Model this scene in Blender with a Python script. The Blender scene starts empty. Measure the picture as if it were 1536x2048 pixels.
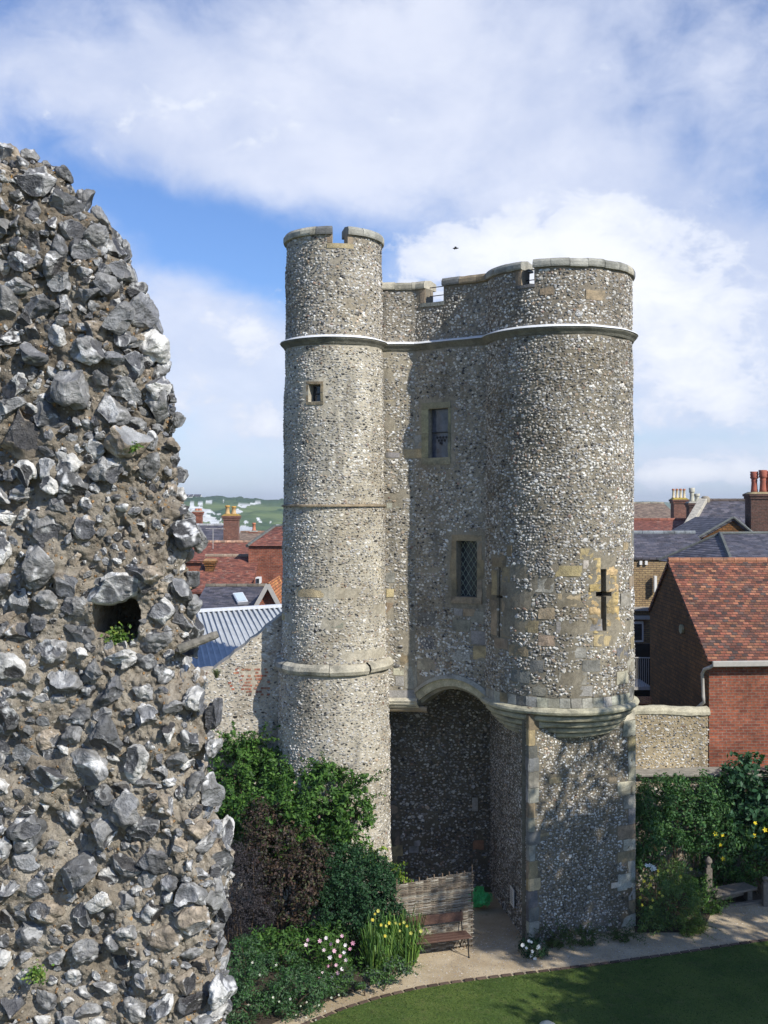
import bpy, math, random
import numpy as np
from mathutils import Vector
rnd = random.Random(7)
rng = np.random.default_rng(7)
C = bpy.context.scene.collection
R = math.radians
# ------------------------------------------------------------------ camera, sky, sun
H = 9.8            # eye height above the garden
F = 2200.0         # focal length in photo pixels
HY = 1012.0        # horizon row
cam = bpy.data.objects.new('camera', bpy.data.cameras.new('camera')); C.objects.link(cam)
cam.location = (0, 0, H); cam.rotation_euler = (R(90), 0, 0)
cam.data.sensor_width = 36; cam.data.lens = 36*F/2048; cam.data.shift_y = -(1024-HY)/2048
cam.data.clip_end = 9000; cam.data.clip_start = 0.05
bpy.context.scene.camera = cam
SUN_AZ, SUN_EL = 46, 37     # azimuth: degrees to the right of straight behind the camera
sd = Vector((math.sin(R(SUN_AZ))*math.cos(R(SUN_EL)), -math.cos(R(SUN_AZ))*math.cos(R(SUN_EL)), math.sin(R(SUN_EL))))
sl = bpy.data.lights.new('sun', 'SUN'); sl.energy = 5.0; sl.angle = R(0.55); sl.color = (1, .955, .87)
so = bpy.data.objects.new('sun', sl); C.objects.link(so); so.rotation_euler = sd.to_track_quat('Z', 'Y').to_euler()
sc = bpy.context.scene
sc.view_settings.view_transform = 'Standard'; sc.view_settings.look = 'None'
sc.view_settings.exposure = 0.17; sc.view_settings.gamma = 1
w = bpy.data.worlds.new('World'); sc.world = w; w.use_nodes = True

class NT:
    def __init__(s, tree): s.t = tree; s.n = tree.nodes; s.l = tree.links
    def node(s, typ, **kw):
        n = s.n.new(typ)
        for k, v in kw.items():
            if k.startswith('i_'):
                key = k[2:]; key = int(key) if key.isdigit() else key.replace('_', ' ')
                s.set(n.inputs[key], v)
            else: setattr(n, k, v)
        return n
    def set(s, inp, v):
        if hasattr(v, 'is_output') or isinstance(v, bpy.types.NodeSocket): s.l.new(v, inp)
        else:
            if isinstance(v, tuple) and len(v) == 3 and inp.type == 'RGBA': v = (*v, 1)
            inp.default_value = v
    def m(s, op, a, b=None, c=None, clamp=False):
        n = s.n.new('ShaderNodeMath'); n.operation = op; n.use_clamp = clamp
        s.set(n.inputs[0], a)
        if b is not None: s.set(n.inputs[1], b)
        if c is not None: s.set(n.inputs[2], c)
        return n.outputs[0]
    def noise(s, vec, scale, detail=4, rough=.55, dist=0, col=False):
        n = s.n.new('ShaderNodeTexNoise'); s.set(n.inputs['Vector'], vec)
        n.inputs['Scale'].default_value = scale; n.inputs['Detail'].default_value = detail
        n.inputs['Roughness'].default_value = rough; n.inputs['Distortion'].default_value = dist
        return n.outputs['Color' if col else 'Fac']
    def ramp(s, fac, stops, interp='LINEAR'):
        n = s.n.new('ShaderNodeValToRGB'); s.set(n.inputs[0], fac); n.color_ramp.interpolation = interp
        e = n.color_ramp.elements
        while len(e) < len(stops): e.new(.5)
        for i, (p, c) in enumerate(stops):
            e[i].position = p
            if not isinstance(c, tuple): c = (c, c, c)
            e[i].color = (*c, 1) if len(c) == 3 else c
        return n.outputs[0]
    def mix(s, fac, a, b, mode='MIX'):
        n = s.n.new('ShaderNodeMix'); n.data_type = 'RGBA'; n.blend_type = mode
        s.set(n.inputs[0], fac); s.set(n.inputs[6], a); s.set(n.inputs[7], b)
        return n.outputs[2]
    def smooth(s, v, a, b):
        n = s.n.new('ShaderNodeMapRange'); n.interpolation_type = 'SMOOTHSTEP'
        s.set(n.inputs[0], v); n.inputs[1].default_value = a; n.inputs[2].default_value = b
        return n.outputs[0]

def build_world():
    N = NT(w.node_tree); N.n.clear()
    out = N.node('ShaderNodeOutputWorld'); bg = N.node('ShaderNodeBackground'); N.l.new(bg.outputs[0], out.inputs[0])
    sky = N.node('ShaderNodeTexSky'); sky.sky_type = 'NISHITA'; sky.sun_disc = False
    sky.sun_elevation = R(SUN_EL); sky.sun_rotation = R(180-SUN_AZ); sky.altitude = 50
    sky.air_density = 1.0; sky.dust_density = .6; sky.ozone_density = 2.0
    tc = N.node('ShaderNodeTexCoord').outputs['Generated']
    sp = N.node('ShaderNodeSeparateXYZ', i_0=tc)
    x, y, z = sp.outputs
    az = N.m('ARCTAN2', x, y); el = N.m('ARCSINE', z)
    zz = N.m('ADD', N.m('MAXIMUM', z, 0.0), 0.32)
    cv = N.node('ShaderNodeCombineXYZ', i_0=N.m('DIVIDE', x, zz), i_1=N.m('DIVIDE', y, zz), i_2=0.0).outputs[0]
    angv = N.node('ShaderNodeCombineXYZ', i_0=az, i_1=N.m('MULTIPLY', el, 1.5), i_2=0.3).outputs[0]
    # soft large veils of cloud, placed in the sky by bearing and height
    def blob(px, py, sx, sy, amp, tilt=0):
        a0 = math.atan((px-768)/F); e0 = math.atan((HY-py)/F)
        da = N.m('SUBTRACT', az, a0); de = N.m('SUBTRACT', el, e0)
        if tilt: de = N.m('SUBTRACT', de, N.m('MULTIPLY', da, tilt))
        q = N.m('ADD', N.m('POWER', N.m('DIVIDE', N.m('ABSOLUTE', da), sx/F), 2), N.m('POWER', N.m('DIVIDE', N.m('ABSOLUTE', de), sy/F), 2))
        return N.m('MULTIPLY', N.m('EXPONENT', N.m('MULTIPLY', q, -1)), amp)
    def add(lst):
        r = lst[0]
        for k in lst[1:]: r = N.m('ADD', r, k)
        return r
    bias = add([blob(430, 290, 520, 130, .40, -.15), blob(1000, 280, 520, 120, .26, -.2), blob(700, 60, 620, 90, .20),
                blob(390, 470, 240, 95, -.62, -.30), blob(640, 520, 160, 110, -.50), blob(1330, 340, 420, 70, -.10, -.3),
                blob(60, 150, 260, 130, -.12), blob(430, 760, 260, 170, .42), blob(1420, 680, 300, 230, .62), blob(1350, 560, 220, 80, .2), blob(480, 720, 160, 120, .25), blob(250, 190, 300, 60, .2),
                blob(1490, 500, 200, 110, -.05), blob(330, 950, 350, 60, -.05), blob(1350, 880, 300, 22, -.35), blob(800, 500, 1500, 1000, .36)])
    n1 = N.noise(angv, 7.5, 9, .55, .35)
    n2 = N.noise(angv, 2.2, 3, .5)
    n3 = N.noise(angv, 21, 8, .62, .5)
    base = add([N.m('MULTIPLY', N.m('SUBTRACT', n3, .5), .45), N.m('MULTIPLY', N.m('SUBTRACT', n1, .5), 1.1), N.m('MULTIPLY', N.m('SUBTRACT', n2, .5), .5), bias, .17])
    veil = N.smooth(base, .14, .88)
    # puffy cumulus with firmer edges
    puff = add([blob(1170, 500, 120, 110, 1.0), blob(1330, 640, 220, 190, .85), blob(900, 540, 150, 90, .85), blob(1010, 490, 70, 80, .5), blob(1450, 800, 180, 120, .45),
                blob(1360, 945, 70, 34, .75), blob(1500, 950, 120, 26, .7), blob(470, 660, 130, 70, .65), blob(540, 850, 80, 60, .6), blob(400, 800, 120, 80, .35), blob(430, 250, 330, 90, .42), blob(900, 150, 300, 90, .25), blob(1280, 950, 60, 14, .4)])
    pn = N.noise(angv, 24, 9, .6, .25)
    puffm = N.smooth(N.m('ADD', puff, N.m('MULTIPLY', N.m('SUBTRACT', pn, .5), 2.0)), .38, .72)
    puffs = N.smooth(N.m('ADD', puff, N.m('MULTIPLY', N.m('SUBTRACT', pn, .5), 1.6)), .3, 1.3)
    skyc = N.mix(1.0, sky.outputs[0], (.80, 1.02, 1.42), 'MULTIPLY')
    # cloud brightness (thicker parts greyer, sunlit tops whiter)
    shade = N.noise(angv, 5, 6, .6, .2)
    veilcol = N.mix(N.smooth(shade, .3, .7), (5.6, 6.3, 8.2), (7.9, 8.3, 9.5))
    c = N.mix(N.m('MULTIPLY', veil, .88), skyc, veilcol)
    hz = N.m('MULTIPLY', N.smooth(N.m('MULTIPLY', el, -1), -.18, 0.0), .45)
    c = N.mix(hz, c, (7.4, 8.4, 9.8))
    puffcol = N.mix(puffs, (6.8, 7.4, 8.8), (9.5, 9.7, 10.3))
    c = N.mix(N.m('MULTIPLY', puffm, .85), c, puffcol)
    N.l.new(c, bg.inputs[0]); bg.inputs[1].default_value = 0.1
build_world()

# ------------------------------------------------------------------ helpers
def W(px, D): return (px-768)/F*D
def Z(py, D): return H-(py-HY)/F*D
def P(px, py, D): return (W(px, D), D, Z(py, D))
def G(px, py):                       # point of the garden ground seen at this pixel
    D = H*F/(py-HY); return (W(px, D), D)
def hashv(ix, iy, iz, seed):
    h = (ix*374761393 + iy*668265263 + iz*2147483647 + seed*1274126177) & 0xffffffff
    h = ((h ^ (h >> 13))*1274126177) & 0xffffffff
    return ((h ^ (h >> 16)) & 0xffff)/65535.0
def vnoise(p, seed=0):
    p = np.asarray(p, float); i = np.floor(p).astype(np.int64); f = p-i; f = f*f*(3-2*f)
    r = 0
    for a in (0, 1):
        for b in (0, 1):
            for c in (0, 1):
                wgt = (f[..., 0] if a else 1-f[..., 0])*(f[..., 1] if b else 1-f[..., 1])*(f[..., 2] if c else 1-f[..., 2])
                r = r+wgt*hashv(i[..., 0]+a, i[..., 1]+b, i[..., 2]+c, seed)
    return r*2-1
def fbm(p, oct=4, seed=0, gain=.5):
    p = np.asarray(p, float); r = 0; a = 1
    for k in range(oct): r = r+a*vnoise(p*2**k+k*17.3, seed+k); a *= gain
    return r
def nrm(v): v = np.asarray(v, float); return v/np.maximum(np.linalg.norm(v, axis=-1, keepdims=True), 1e-9)

class MB:
    def __init__(s): s.v = []; s.f = []; s.c = []; s.n = 0; s.mi = []
    def add(s, v, faces, col=None):
        v = np.asarray(v, float).reshape(-1, 3); m = len(v)
        if col is None: col = (.5, .5, .5, 0)
        col = np.asarray(col, float)
        if col.ndim == 1: col = np.tile(col, (m, 1))
        if col.shape[1] == 3: col = np.hstack([col, np.ones((m, 1))])
        if isinstance(faces, np.ndarray): s.f.append(faces+s.n); s.mi.append(0)
        else:
            g = {}
            for f in faces: g.setdefault(len(f), []).append(f)
            for k in g: s.f.append(np.array(g[k], int)+s.n); s.mi.append(0)
        s.v.append(v); s.c.append(col); s.n += m
        return s
    def merge(s, o, mi=1):
        s.v += o.v; s.c += o.c; s.f += [f+s.n for f in o.f]; s.mi += [mi]*len(o.f); s.n += o.n
    def box(s, x0, x1, y0, y1, z0, z1, col=None):
        v = [(x, y, z) for z in (z0, z1) for y in (y0, y1) for x in (x0, x1)]
        return s.add(v, [(0, 2, 3, 1), (4, 5, 7, 6), (0, 1, 5, 4), (2, 6, 7, 3), (0, 4, 6, 2), (1, 3, 7, 5)], col)
    def bar(s, p, q, a, b, col=None, up=(0, 0, 1)):
        p = np.array(p, float); q = np.array(q, float); d = nrm(q-p); u = np.array(up, float)
        if abs(d@u) > .95: u = np.array((0, 1., 0))
        r = nrm(np.cross(d, u)); u = np.cross(r, d); v = []
        for e in (p, q):
            for i, j in ((-1, -1), (1, -1), (1, 1), (-1, 1)): v.append(e+r*i*a/2+u*j*b/2)
        return s.add(v, [(0, 1, 2, 3), (7, 6, 5, 4), (0, 4, 5, 1), (1, 5, 6, 2), (2, 6, 7, 3), (3, 7, 4, 0)], col)
    def tube(s, pts, r, seg=6, col=None):
        pts = np.array(pts, float); n = len(pts); rr = np.broadcast_to(np.asarray(r, float), (n,))
        t = nrm(np.gradient(pts, axis=0)); ref = np.array((0.13, .21, 1.)); v = []
        for i in range(n):
            if abs(t[i]@nrm(ref)) > .97: ref = np.array((1., .1, .1))
            a = nrm(np.cross(t[i], ref)); b = np.cross(t[i], a)
            for k in range(seg):
                th = 2*math.pi*k/seg; v.append(pts[i]+rr[i]*(a*math.cos(th)+b*math.sin(th)))
        f = [(i*seg+k, i*seg+(k+1) % seg, (i+1)*seg+(k+1) % seg, (i+1)*seg+k) for i in range(n-1) for k in range(seg)]
        f += [tuple(range(seg))[::-1], tuple((n-1)*seg+k for k in range(seg))]
        return s.add(v, f, col)
    def lathe(s, cx, cy, prof, t0=-180, t1=180, seg=72, col=None, jit=0, seed=0):
        th = np.radians(np.linspace(t0, t1, seg+1)); m = len(prof); v = []
        for i, t in enumerate(th):
            for r, z in prof: v.append((cx+r*math.sin(t), cy-r*math.cos(t), z))
        v = np.array(v)
        if jit:
            d = nrm(v-np.array((cx, cy, 0))*[1, 1, 0]-np.array((0, 0, 1.))*v[:, 2:3]); v = v+d*(fbm(v*3, 3, seed)*jit)[:, None]
            v[:, 2] += vnoise(v*2.2, seed+9)*jit*.7
        f = [(i*m+k, (i+1)*m+k, (i+1)*m+k+1, i*m+k+1) for i in range(seg) for k in range(m-1)]
        return s.add(v, f, col)
    def sheet(s, pts, z, col=None):
        return s.add([(p[0], p[1], z) for p in pts], [tuple(range(len(pts)))], col)
    def build(s, name, mat, parent=None, smooth=False, uv=True, bevel=0, solid=0, kind=None):
        me = bpy.data.meshes.new(name); V = np.vstack(s.v)
        off = np.zeros(3)
        q_ = parent
        while q_ is not None: off = off+np.array(q_.location); q_ = q_.parent
        me.vertices.add(len(V)); me.vertices.foreach_set('co', (V-off).ravel())
        loops = np.concatenate([f.ravel() for f in s.f]); cnt = np.concatenate([np.full(len(f), f.shape[1]) for f in s.f])
        st = np.concatenate([[0], np.cumsum(cnt)[:-1]])
        me.loops.add(len(loops)); me.loops.foreach_set('vertex_index', loops.astype(np.int32))
        me.polygons.add(len(cnt)); me.polygons.foreach_set('loop_start', st.astype(np.int32)); me.polygons.foreach_set('loop_total', cnt.astype(np.int32))
        me.update(calc_edges=True)
        ca = me.color_attributes.new('tint', 'FLOAT_COLOR', 'POINT'); ca.data.foreach_set('color', np.vstack(s.c).ravel().astype(np.float32))
        if uv and len(loops) < 300000:
            ul = me.uv_layers.new(name='UVMap'); out = []
            for f in s.f:
                a, b, c = V[f[:, 0]], V[f[:, 1]], V[f[:, 2]]
                n = nrm(np.cross(b-a, c-a)); u = np.stack([-n[:, 1], n[:, 0], 0*n[:, 0]], 1)
                flat = np.abs(n[:, 2]) > .999; u[flat] = (1, 0, 0); u = nrm(u); vv = np.cross(n, u)
                p = V[f]; out.append(np.stack([(p*u[:, None]).sum(-1), (p*vv[:, None]).sum(-1)], -1).reshape(-1, 2))
            ul.data.foreach_set('uv', np.vstack(out).ravel().astype(np.float32))
        me.polygons.foreach_set('use_smooth', np.full(len(cnt), bool(smooth)))
        if any(s.mi): me.polygons.foreach_set('material_index', np.concatenate([np.full(len(f), m, np.int32) for f, m in zip(s.f, s.mi)]))
        me.materials.append(mat)
        if any(s.mi): me.materials.append(M['stone'])
        me.validate()
        o = bpy.data.objects.new(name, me); C.objects.link(o)
        if parent is not None: o.parent = parent
        if solid:
            md = o.modifiers.new('s', 'SOLIDIFY'); md.thickness = solid; md.offset = -1
        if bevel:
            md = o.modifiers.new('b', 'BEVEL'); md.width = bevel; md.segments = 2; md.limit_method = 'ANGLE'
        if kind: o['kind'] = kind
        return o
def tag(o, label, cat, group=None):
    o['label'] = label; o['category'] = cat
    if group: o['group'] = group
    return o
def thing(name, label, cat, loc=(0, 0, 0), group=None):
    o = bpy.data.objects.new(name, None); o.empty_display_size = .2; C.objects.link(o); o.location = loc
    return tag(o, label, cat, group)

# ------------------------------------------------------------------ materials
def newmat(name):
    m = bpy.data.materials.new(name); m.use_nodes = True; N = NT(m.node_tree)
    b = N.n['Principled BSDF']; b.inputs['Specular IOR Level'].default_value = .3
    return m, N, b
def bump(N, b, h, dist, strength=1.0):
    n = N.node('ShaderNodeBump', i_Height=h, i_Distance=dist, i_Strength=strength); N.l.new(n.outputs[0], b.inputs['Normal'])
def objco(N): return N.node('ShaderNodeTexCoord').outputs['Object']
def uvco(N): return N.node('ShaderNodeTexCoord').outputs['UV']
def attr(N): return N.node('ShaderNodeAttribute', attribute_name='tint')

def mat_flint(name, scale=1.0, mortar_bump=.01, lich=.35):
    m, N, b = newmat(name); a = attr(N); co = objco(N)
    n = N.noise(co, 14*scale, 6, .6); n2 = N.noise(co, 1.1, 4, .6); n3 = N.noise(co, 45*scale, 4, .65)
    base = N.mix(1, a.outputs[0], N.ramp(n, [(.25, .62), (.75, 1.25)]), 'MULTIPLY')
    base = N.mix(1, base, N.ramp(n3, [(.25, .75), (.75, 1.2)]), 'MULTIPLY')
    stain = N.ramp(n2, [(.3, (.72, .70, .66)), (.55, (1, 1, 1)), (.8, (1.1, 1.06, .96))])
    base = N.mix(lich+.4, base, stain, 'MULTIPLY')
    # dark sooty weather streaks running down the wall
    mp = N.node('ShaderNodeMapping', i_Vector=co); mp.inputs['Scale'].default_value = (1.6, 1.6, .22)
    st = N.smooth(N.noise(mp.outputs[0], 1.5, 5, .6), .52, .72)
    base = N.mix(N.m('MULTIPLY', st, .5), base, (.10, .095, .08))
    d2 = N.smooth(N.noise(co, .45, 5, .65, .4), .5, .66)
    base = N.mix(N.m('MULTIPLY', d2, .5), base, N.mix(1, base, (.55, .50, .42), 'MULTIPLY'))
    N.l.new(base, b.inputs['Base Color'])
    rg = N.mix(a.outputs['Alpha'], (.95, .95, .95), (.42, .42, .42)); N.l.new(rg, b.inputs['Roughness'])
    bump(N, b, n3, mortar_bump, .8)
    return m
def mat_stone(name, tint=(1, 1, 1), dark=.62):
    m, N, b = newmat(name); a = attr(N); co = objco(N)
    n = N.noise(co, 5, 6, .65); n2 = N.noise(co, 30, 5, .6); n3 = N.noise(co, 1.7, 5, .6, .5)
    c = N.mix(1, a.outputs[0], tint, 'MULTIPLY')
    c = N.mix(1, c, N.ramp(n, [(.25, .6), (.7, 1.18)]), 'MULTIPLY')
    c = N.mix(1, c, N.ramp(n2, [(.3, .75), (.7, 1.15)]), 'MULTIPLY')
    c = N.mix(N.m('MULTIPLY', N.smooth(n3, .48, .68), dark), c, (.075, .075, .062))
    c = N.mix(N.m('MULTIPLY', N.smooth(N.noise(co, 9, 5, .7), .62, .72), .35), c, (.30, .27, .12))
    N.l.new(c, b.inputs['Base Color']); b.inputs['Roughness'].default_value = .92
    bump(N, b, N.mix(.5, n, n2), .03, .8)
    return m
def mat_brick(name, c1, c2, mortar, bw=.225, bh=.075, gap=.01, blotch=.5, use_uv=True):
    m, N, b = newmat(name); uv = uvco(N); co = objco(N)
    br = N.node('ShaderNodeTexBrick', i_Vector=uv, i_Color1=c1, i_Color2=c2, i_Mortar=mortar)
    br.inputs['Scale'].default_value = 1; br.inputs['Brick Width'].default_value = bw; br.inputs['Row Height'].default_value = bh
    br.inputs['Mortar Size'].default_value = gap; br.inputs['Mortar Smooth'].default_value = .2; br.inputs['Bias'].default_value = 0
    n = N.noise(co, 1.3, 6, .65); n2 = N.noise(co, 12, 4, .6)
    c = N.mix(1, br.outputs[0], N.ramp(n2, [(.25, .6), (.75, 1.35)]), 'MULTIPLY')
    c = N.mix(blotch, c, N.mix(1, c, N.ramp(n, [(.3, .45), (.7, 1.3)]), 'MULTIPLY'))
    N.l.new(c, b.inputs['Base Color']); b.inputs['Roughness'].default_value = .9
    bump(N, b, N.m('SUBTRACT', N.m('MULTIPLY', n2, .4), br.outputs['Fac']), .012, .8)
    return m
def mat_tiles(name, cols, tw=.17, th=.1, lichen=(.42, .22, .08), lich=.25, rough=.85, edge=.55):
    m, N, b = newmat(name); uv = uvco(N); co = objco(N)
    sp = N.node('ShaderNodeSeparateXYZ', i_0=uv)
    rowf = N.m('DIVIDE', sp.outputs[1], th); row = N.m('FLOOR', rowf); fr = N.m('SUBTRACT', rowf, row)
    colf = N.m('ADD', N.m('DIVIDE', sp.outputs[0], tw), N.m('MULTIPLY', N.m('MODULO', N.m('ABSOLUTE', row), 2), .5)); ci = N.m('FLOOR', colf); fc = N.m('SUBTRACT', colf, ci)
    cell = N.node('ShaderNodeCombineXYZ', i_0=ci, i_1=row, i_2=0.0).outputs[0]
    wn = N.node('ShaderNodeTexWhiteNoise', noise_dimensions='3D', i_Vector=cell)
    k = len(cols); c = N.ramp(wn.outputs['Value'], [(i/k, cc) for i, cc in enumerate(cols)], 'LINEAR')
    c = N.mix(1, c, N.ramp(N.node('ShaderNodeSeparateXYZ', i_0=wn.outputs['Color']).outputs[2], [(0, .6), (1, 1.35)]), 'MULTIPLY')
    patch = N.smooth(N.noise(co, 1.0, 5, .6), .38, .62)
    c = N.mix(N.m('MULTIPLY', patch, .45), c, N.mix(1, c, (.55, .52, .55), 'MULTIPLY'))
    lc = N.m('MULTIPLY', N.smooth(N.noise(co, 3.5, 6, .7), .56, .68), lich)
    c = N.mix(lc, c, lichen)
    c = N.mix(1, c, N.ramp(N.noise(co, 22, 4, .6), [(.25, .7), (.75, 1.25)]), 'MULTIPLY')
    e = N.smooth(fr, 0, .16); e2 = N.smooth(N.m('MULTIPLY', N.m('ABSOLUTE', N.m('SUBTRACT', fc, .5)), -1), -.5, -.45)
    gapm = N.m('MULTIPLY', N.smooth(fr, 0, .5), e2)
    c = N.mix(N.m('MULTIPLY', N.m('SUBTRACT', 1, gapm), edge), c, (.02, .017, .015))
    N.l.new(c, b.inputs['Base Color']); b.inputs['Roughness'].default_value = rough
    hgt = N.m('ADD', N.m('SUBTRACT', 1, fr), N.m('MULTIPLY', wn.outputs['Value'], .35))
    bump(N, b, N.m('MULTIPLY', hgt, gapm), .022, .9)
    return m
def mat_plain(name, col, rough=.7, metal=0, var=.25, sc_=8, spec=.3, bmp=0):
    m, N, b = newmat(name); co = objco(N); n = N.noise(co, sc_, 5, .6)
    c = N.mix(1, col, N.ramp(n, [(.25, 1-var), (.75, 1+var)]), 'MULTIPLY')
    N.l.new(c, b.inputs['Base Color']); b.inputs['Roughness'].default_value = rough; b.inputs['Metallic'].default_value = metal
    b.inputs['Specular IOR Level'].default_value = spec
    if bmp: bump(N, b, n, bmp)
    return m
def mat_leaf(name, trans=.3, rough=.55):
    m, N, b = newmat(name); a = attr(N); b.inputs['Roughness'].default_value = rough
    N.l.new(a.outputs[0], b.inputs['Base Color'])
    t = N.node('ShaderNodeBsdfTranslucent'); N.l.new(N.mix(1, a.outputs[0], (1.2, 1.5, .6), 'MULTIPLY'), t.inputs[0])
    mx = N.node('ShaderNodeMixShader', i_0=trans); N.l.new(b.outputs[0], mx.inputs[1]); N.l.new(t.outputs[0], mx.inputs[2])
    N.l.new(mx.outputs[0], N.n['Material Output'].inputs[0]); return m
def mat_attr(name, rough=.8, bmp=0, spec=.3):
    m, N, b = newmat(name); a = attr(N); co = objco(N); n = N.noise(co, 25, 5, .6)
    N.l.new(N.mix(1, a.outputs[0], N.ramp(n, [(.25, .75), (.75, 1.2)]), 'MULTIPLY'), b.inputs['Base Color'])
    b.inputs['Roughness'].default_value = rough; b.inputs['Specular IOR Level'].default_value = spec
    if bmp: bump(N, b, n, bmp)
    return m
def mat_glass(name, col=(.03, .035, .04)):
    m, N, b = newmat(name); co = objco(N); n = N.noise(co, 6, 4, .6)
    N.l.new(N.mix(1, col, N.ramp(n, [(.3, .6), (.7, 1.5)]), 'MULTIPLY'), b.inputs['Base Color'])
    b.inputs['Roughness'].default_value = .12; b.inputs['Specular IOR Level'].default_value = .6; bump(N, b, n, .02, .3)
    return m
def mat_lawn():
    m, N, b = newmat('lawn'); co = objco(N)
    c = N.mix(N.smooth(N.noise(co, .7, 5, .6), .35, .65), (.068, .115, .020), (.12, .168, .032))
    c = N.mix(N.m('MULTIPLY', N.smooth(N.noise(co, 3.3, 6, .7), .5, .7), .5), c, (.15, .15, .055))
    c = N.mix(1, c, N.ramp(N.noise(co, 40, 5, .7), [(.2, .45), (.8, 1.6)]), 'MULTIPLY')
    N.l.new(c, b.inputs['Base Color']); b.inputs['Roughness'].default_value = .9; bump(N, b, N.noise(co, 60, 4, .7), .04, .9); return m
def mat_path():
    m, N, b = newmat('path'); co = objco(N)
    c = N.mix(N.smooth(N.noise(co, .9, 5, .6), .35, .65), (.40, .31, .195), (.53, .43, .29))
    c = N.mix(1, c, N.ramp(N.noise(co, 55, 6, .7), [(.25, .6), (.75, 1.35)]), 'MULTIPLY')
    c = N.mix(N.m('MULTIPLY', N.smooth(N.noise(co, 4, 6, .7), .58, .7), .35), c, (.12, .09, .05))
    N.l.new(c, b.inputs['Base Color']); b.inputs['Roughness'].default_value = .95; bump(N, b, N.noise(co, 70, 4, .7), .015, .9); return m
def mat_mortar():
    m, N, b = newmat('rubble_mortar'); co = objco(N); a = attr(N)
    n = N.noise(co, 9, 8, .7); g = N.noise(co, 90, 5, .75)
    vo = N.node('ShaderNodeTexVoronoi', i_Vector=co, i_Scale=75.0)
    c = N.mix(N.smooth(n, .3, .7), (.21, .175, .13), (.46, .41, .33))
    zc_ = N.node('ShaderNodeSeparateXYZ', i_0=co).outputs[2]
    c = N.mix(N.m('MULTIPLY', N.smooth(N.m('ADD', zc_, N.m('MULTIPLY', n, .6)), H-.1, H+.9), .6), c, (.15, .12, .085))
    c = N.mix(N.m('MULTIPLY', N.smooth(g, .5, .75), .6), c, (.12, .09, .06))
    peb = N.m('MULTIPLY', N.smooth(N.m('MULTIPLY', vo.outputs['Distance'], -1), -.42, -.25), N.smooth(N.node('ShaderNodeSeparateXYZ', i_0=vo.outputs['Color']).outputs[0], .55, .7))
    pc = N.ramp(N.node('ShaderNodeSeparateXYZ', i_0=vo.outputs['Color']).outputs[1], [(0, (.45, .25, .10)), (.35, (.55, .50, .42)), (.65, (.10, .09, .08)), (.85, (.62, .58, .5))], 'CONSTANT')
    c = N.mix(N.m('MULTIPLY', peb, .8), c, pc)
    c = N.mix(N.m('MULTIPLY', N.smooth(N.noise(co, 4.5, 6, .7), .60, .68), .6), c, (.42, .40, .34))
    c = N.mix(N.m('MULTIPLY', N.smooth(N.noise(co, 13, 5, .7), .66, .72), .75), c, (.50, .26, .05))
    N.l.new(c, b.inputs['Base Color']); b.inputs['Roughness'].default_value = .95
    hh = N.m('ADD', N.m('ADD', N.m('MULTIPLY', g, .5), N.m('MULTIPLY', peb, .5)), N.m('MULTIPLY', N.noise(co, 28, 6, .7), 1.2))
    bump(N, b, hh, .02, 1.0); return m
def mat_nodule():
    m, N, b = newmat('flint_nodule'); a = attr(N); co = objco(N)
    n = N.noise(co, 18, 6, .65, .4); n2 = N.noise(co, 70, 5, .7); n3 = N.noise(co, 6, 5, .6)
    c = N.mix(1, a.outputs[0], N.ramp(n, [(.25, .55), (.75, 1.35)]), 'MULTIPLY')
    c = N.mix(N.m('MULTIPLY', N.smooth(n, .60, .66), .6), c, (.62, .62, .60))
    c = N.mix(N.m('MULTIPLY', N.smooth(N.noise(co, 33, 4, .7), .62, .70), .5), c, (.09, .085, .08))
    c = N.mix(N.m('MULTIPLY', N.smooth(n3, .6, .7), .3), c, (.30, .24, .16))
    N.l.new(c, b.inputs['Base Color'])
    N.l.new(N.mix(a.outputs['Alpha'], (.75, .75, .75), (.34, .34, .34)), b.inputs['Roughness'])
    b.inputs['Specular IOR Level'].default_value = .5
    bump(N, b, N.m('ADD', N.m('ADD', n, n3), N.m('MULTIPLY', n2, .3)), .03, .8); return m

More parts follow.
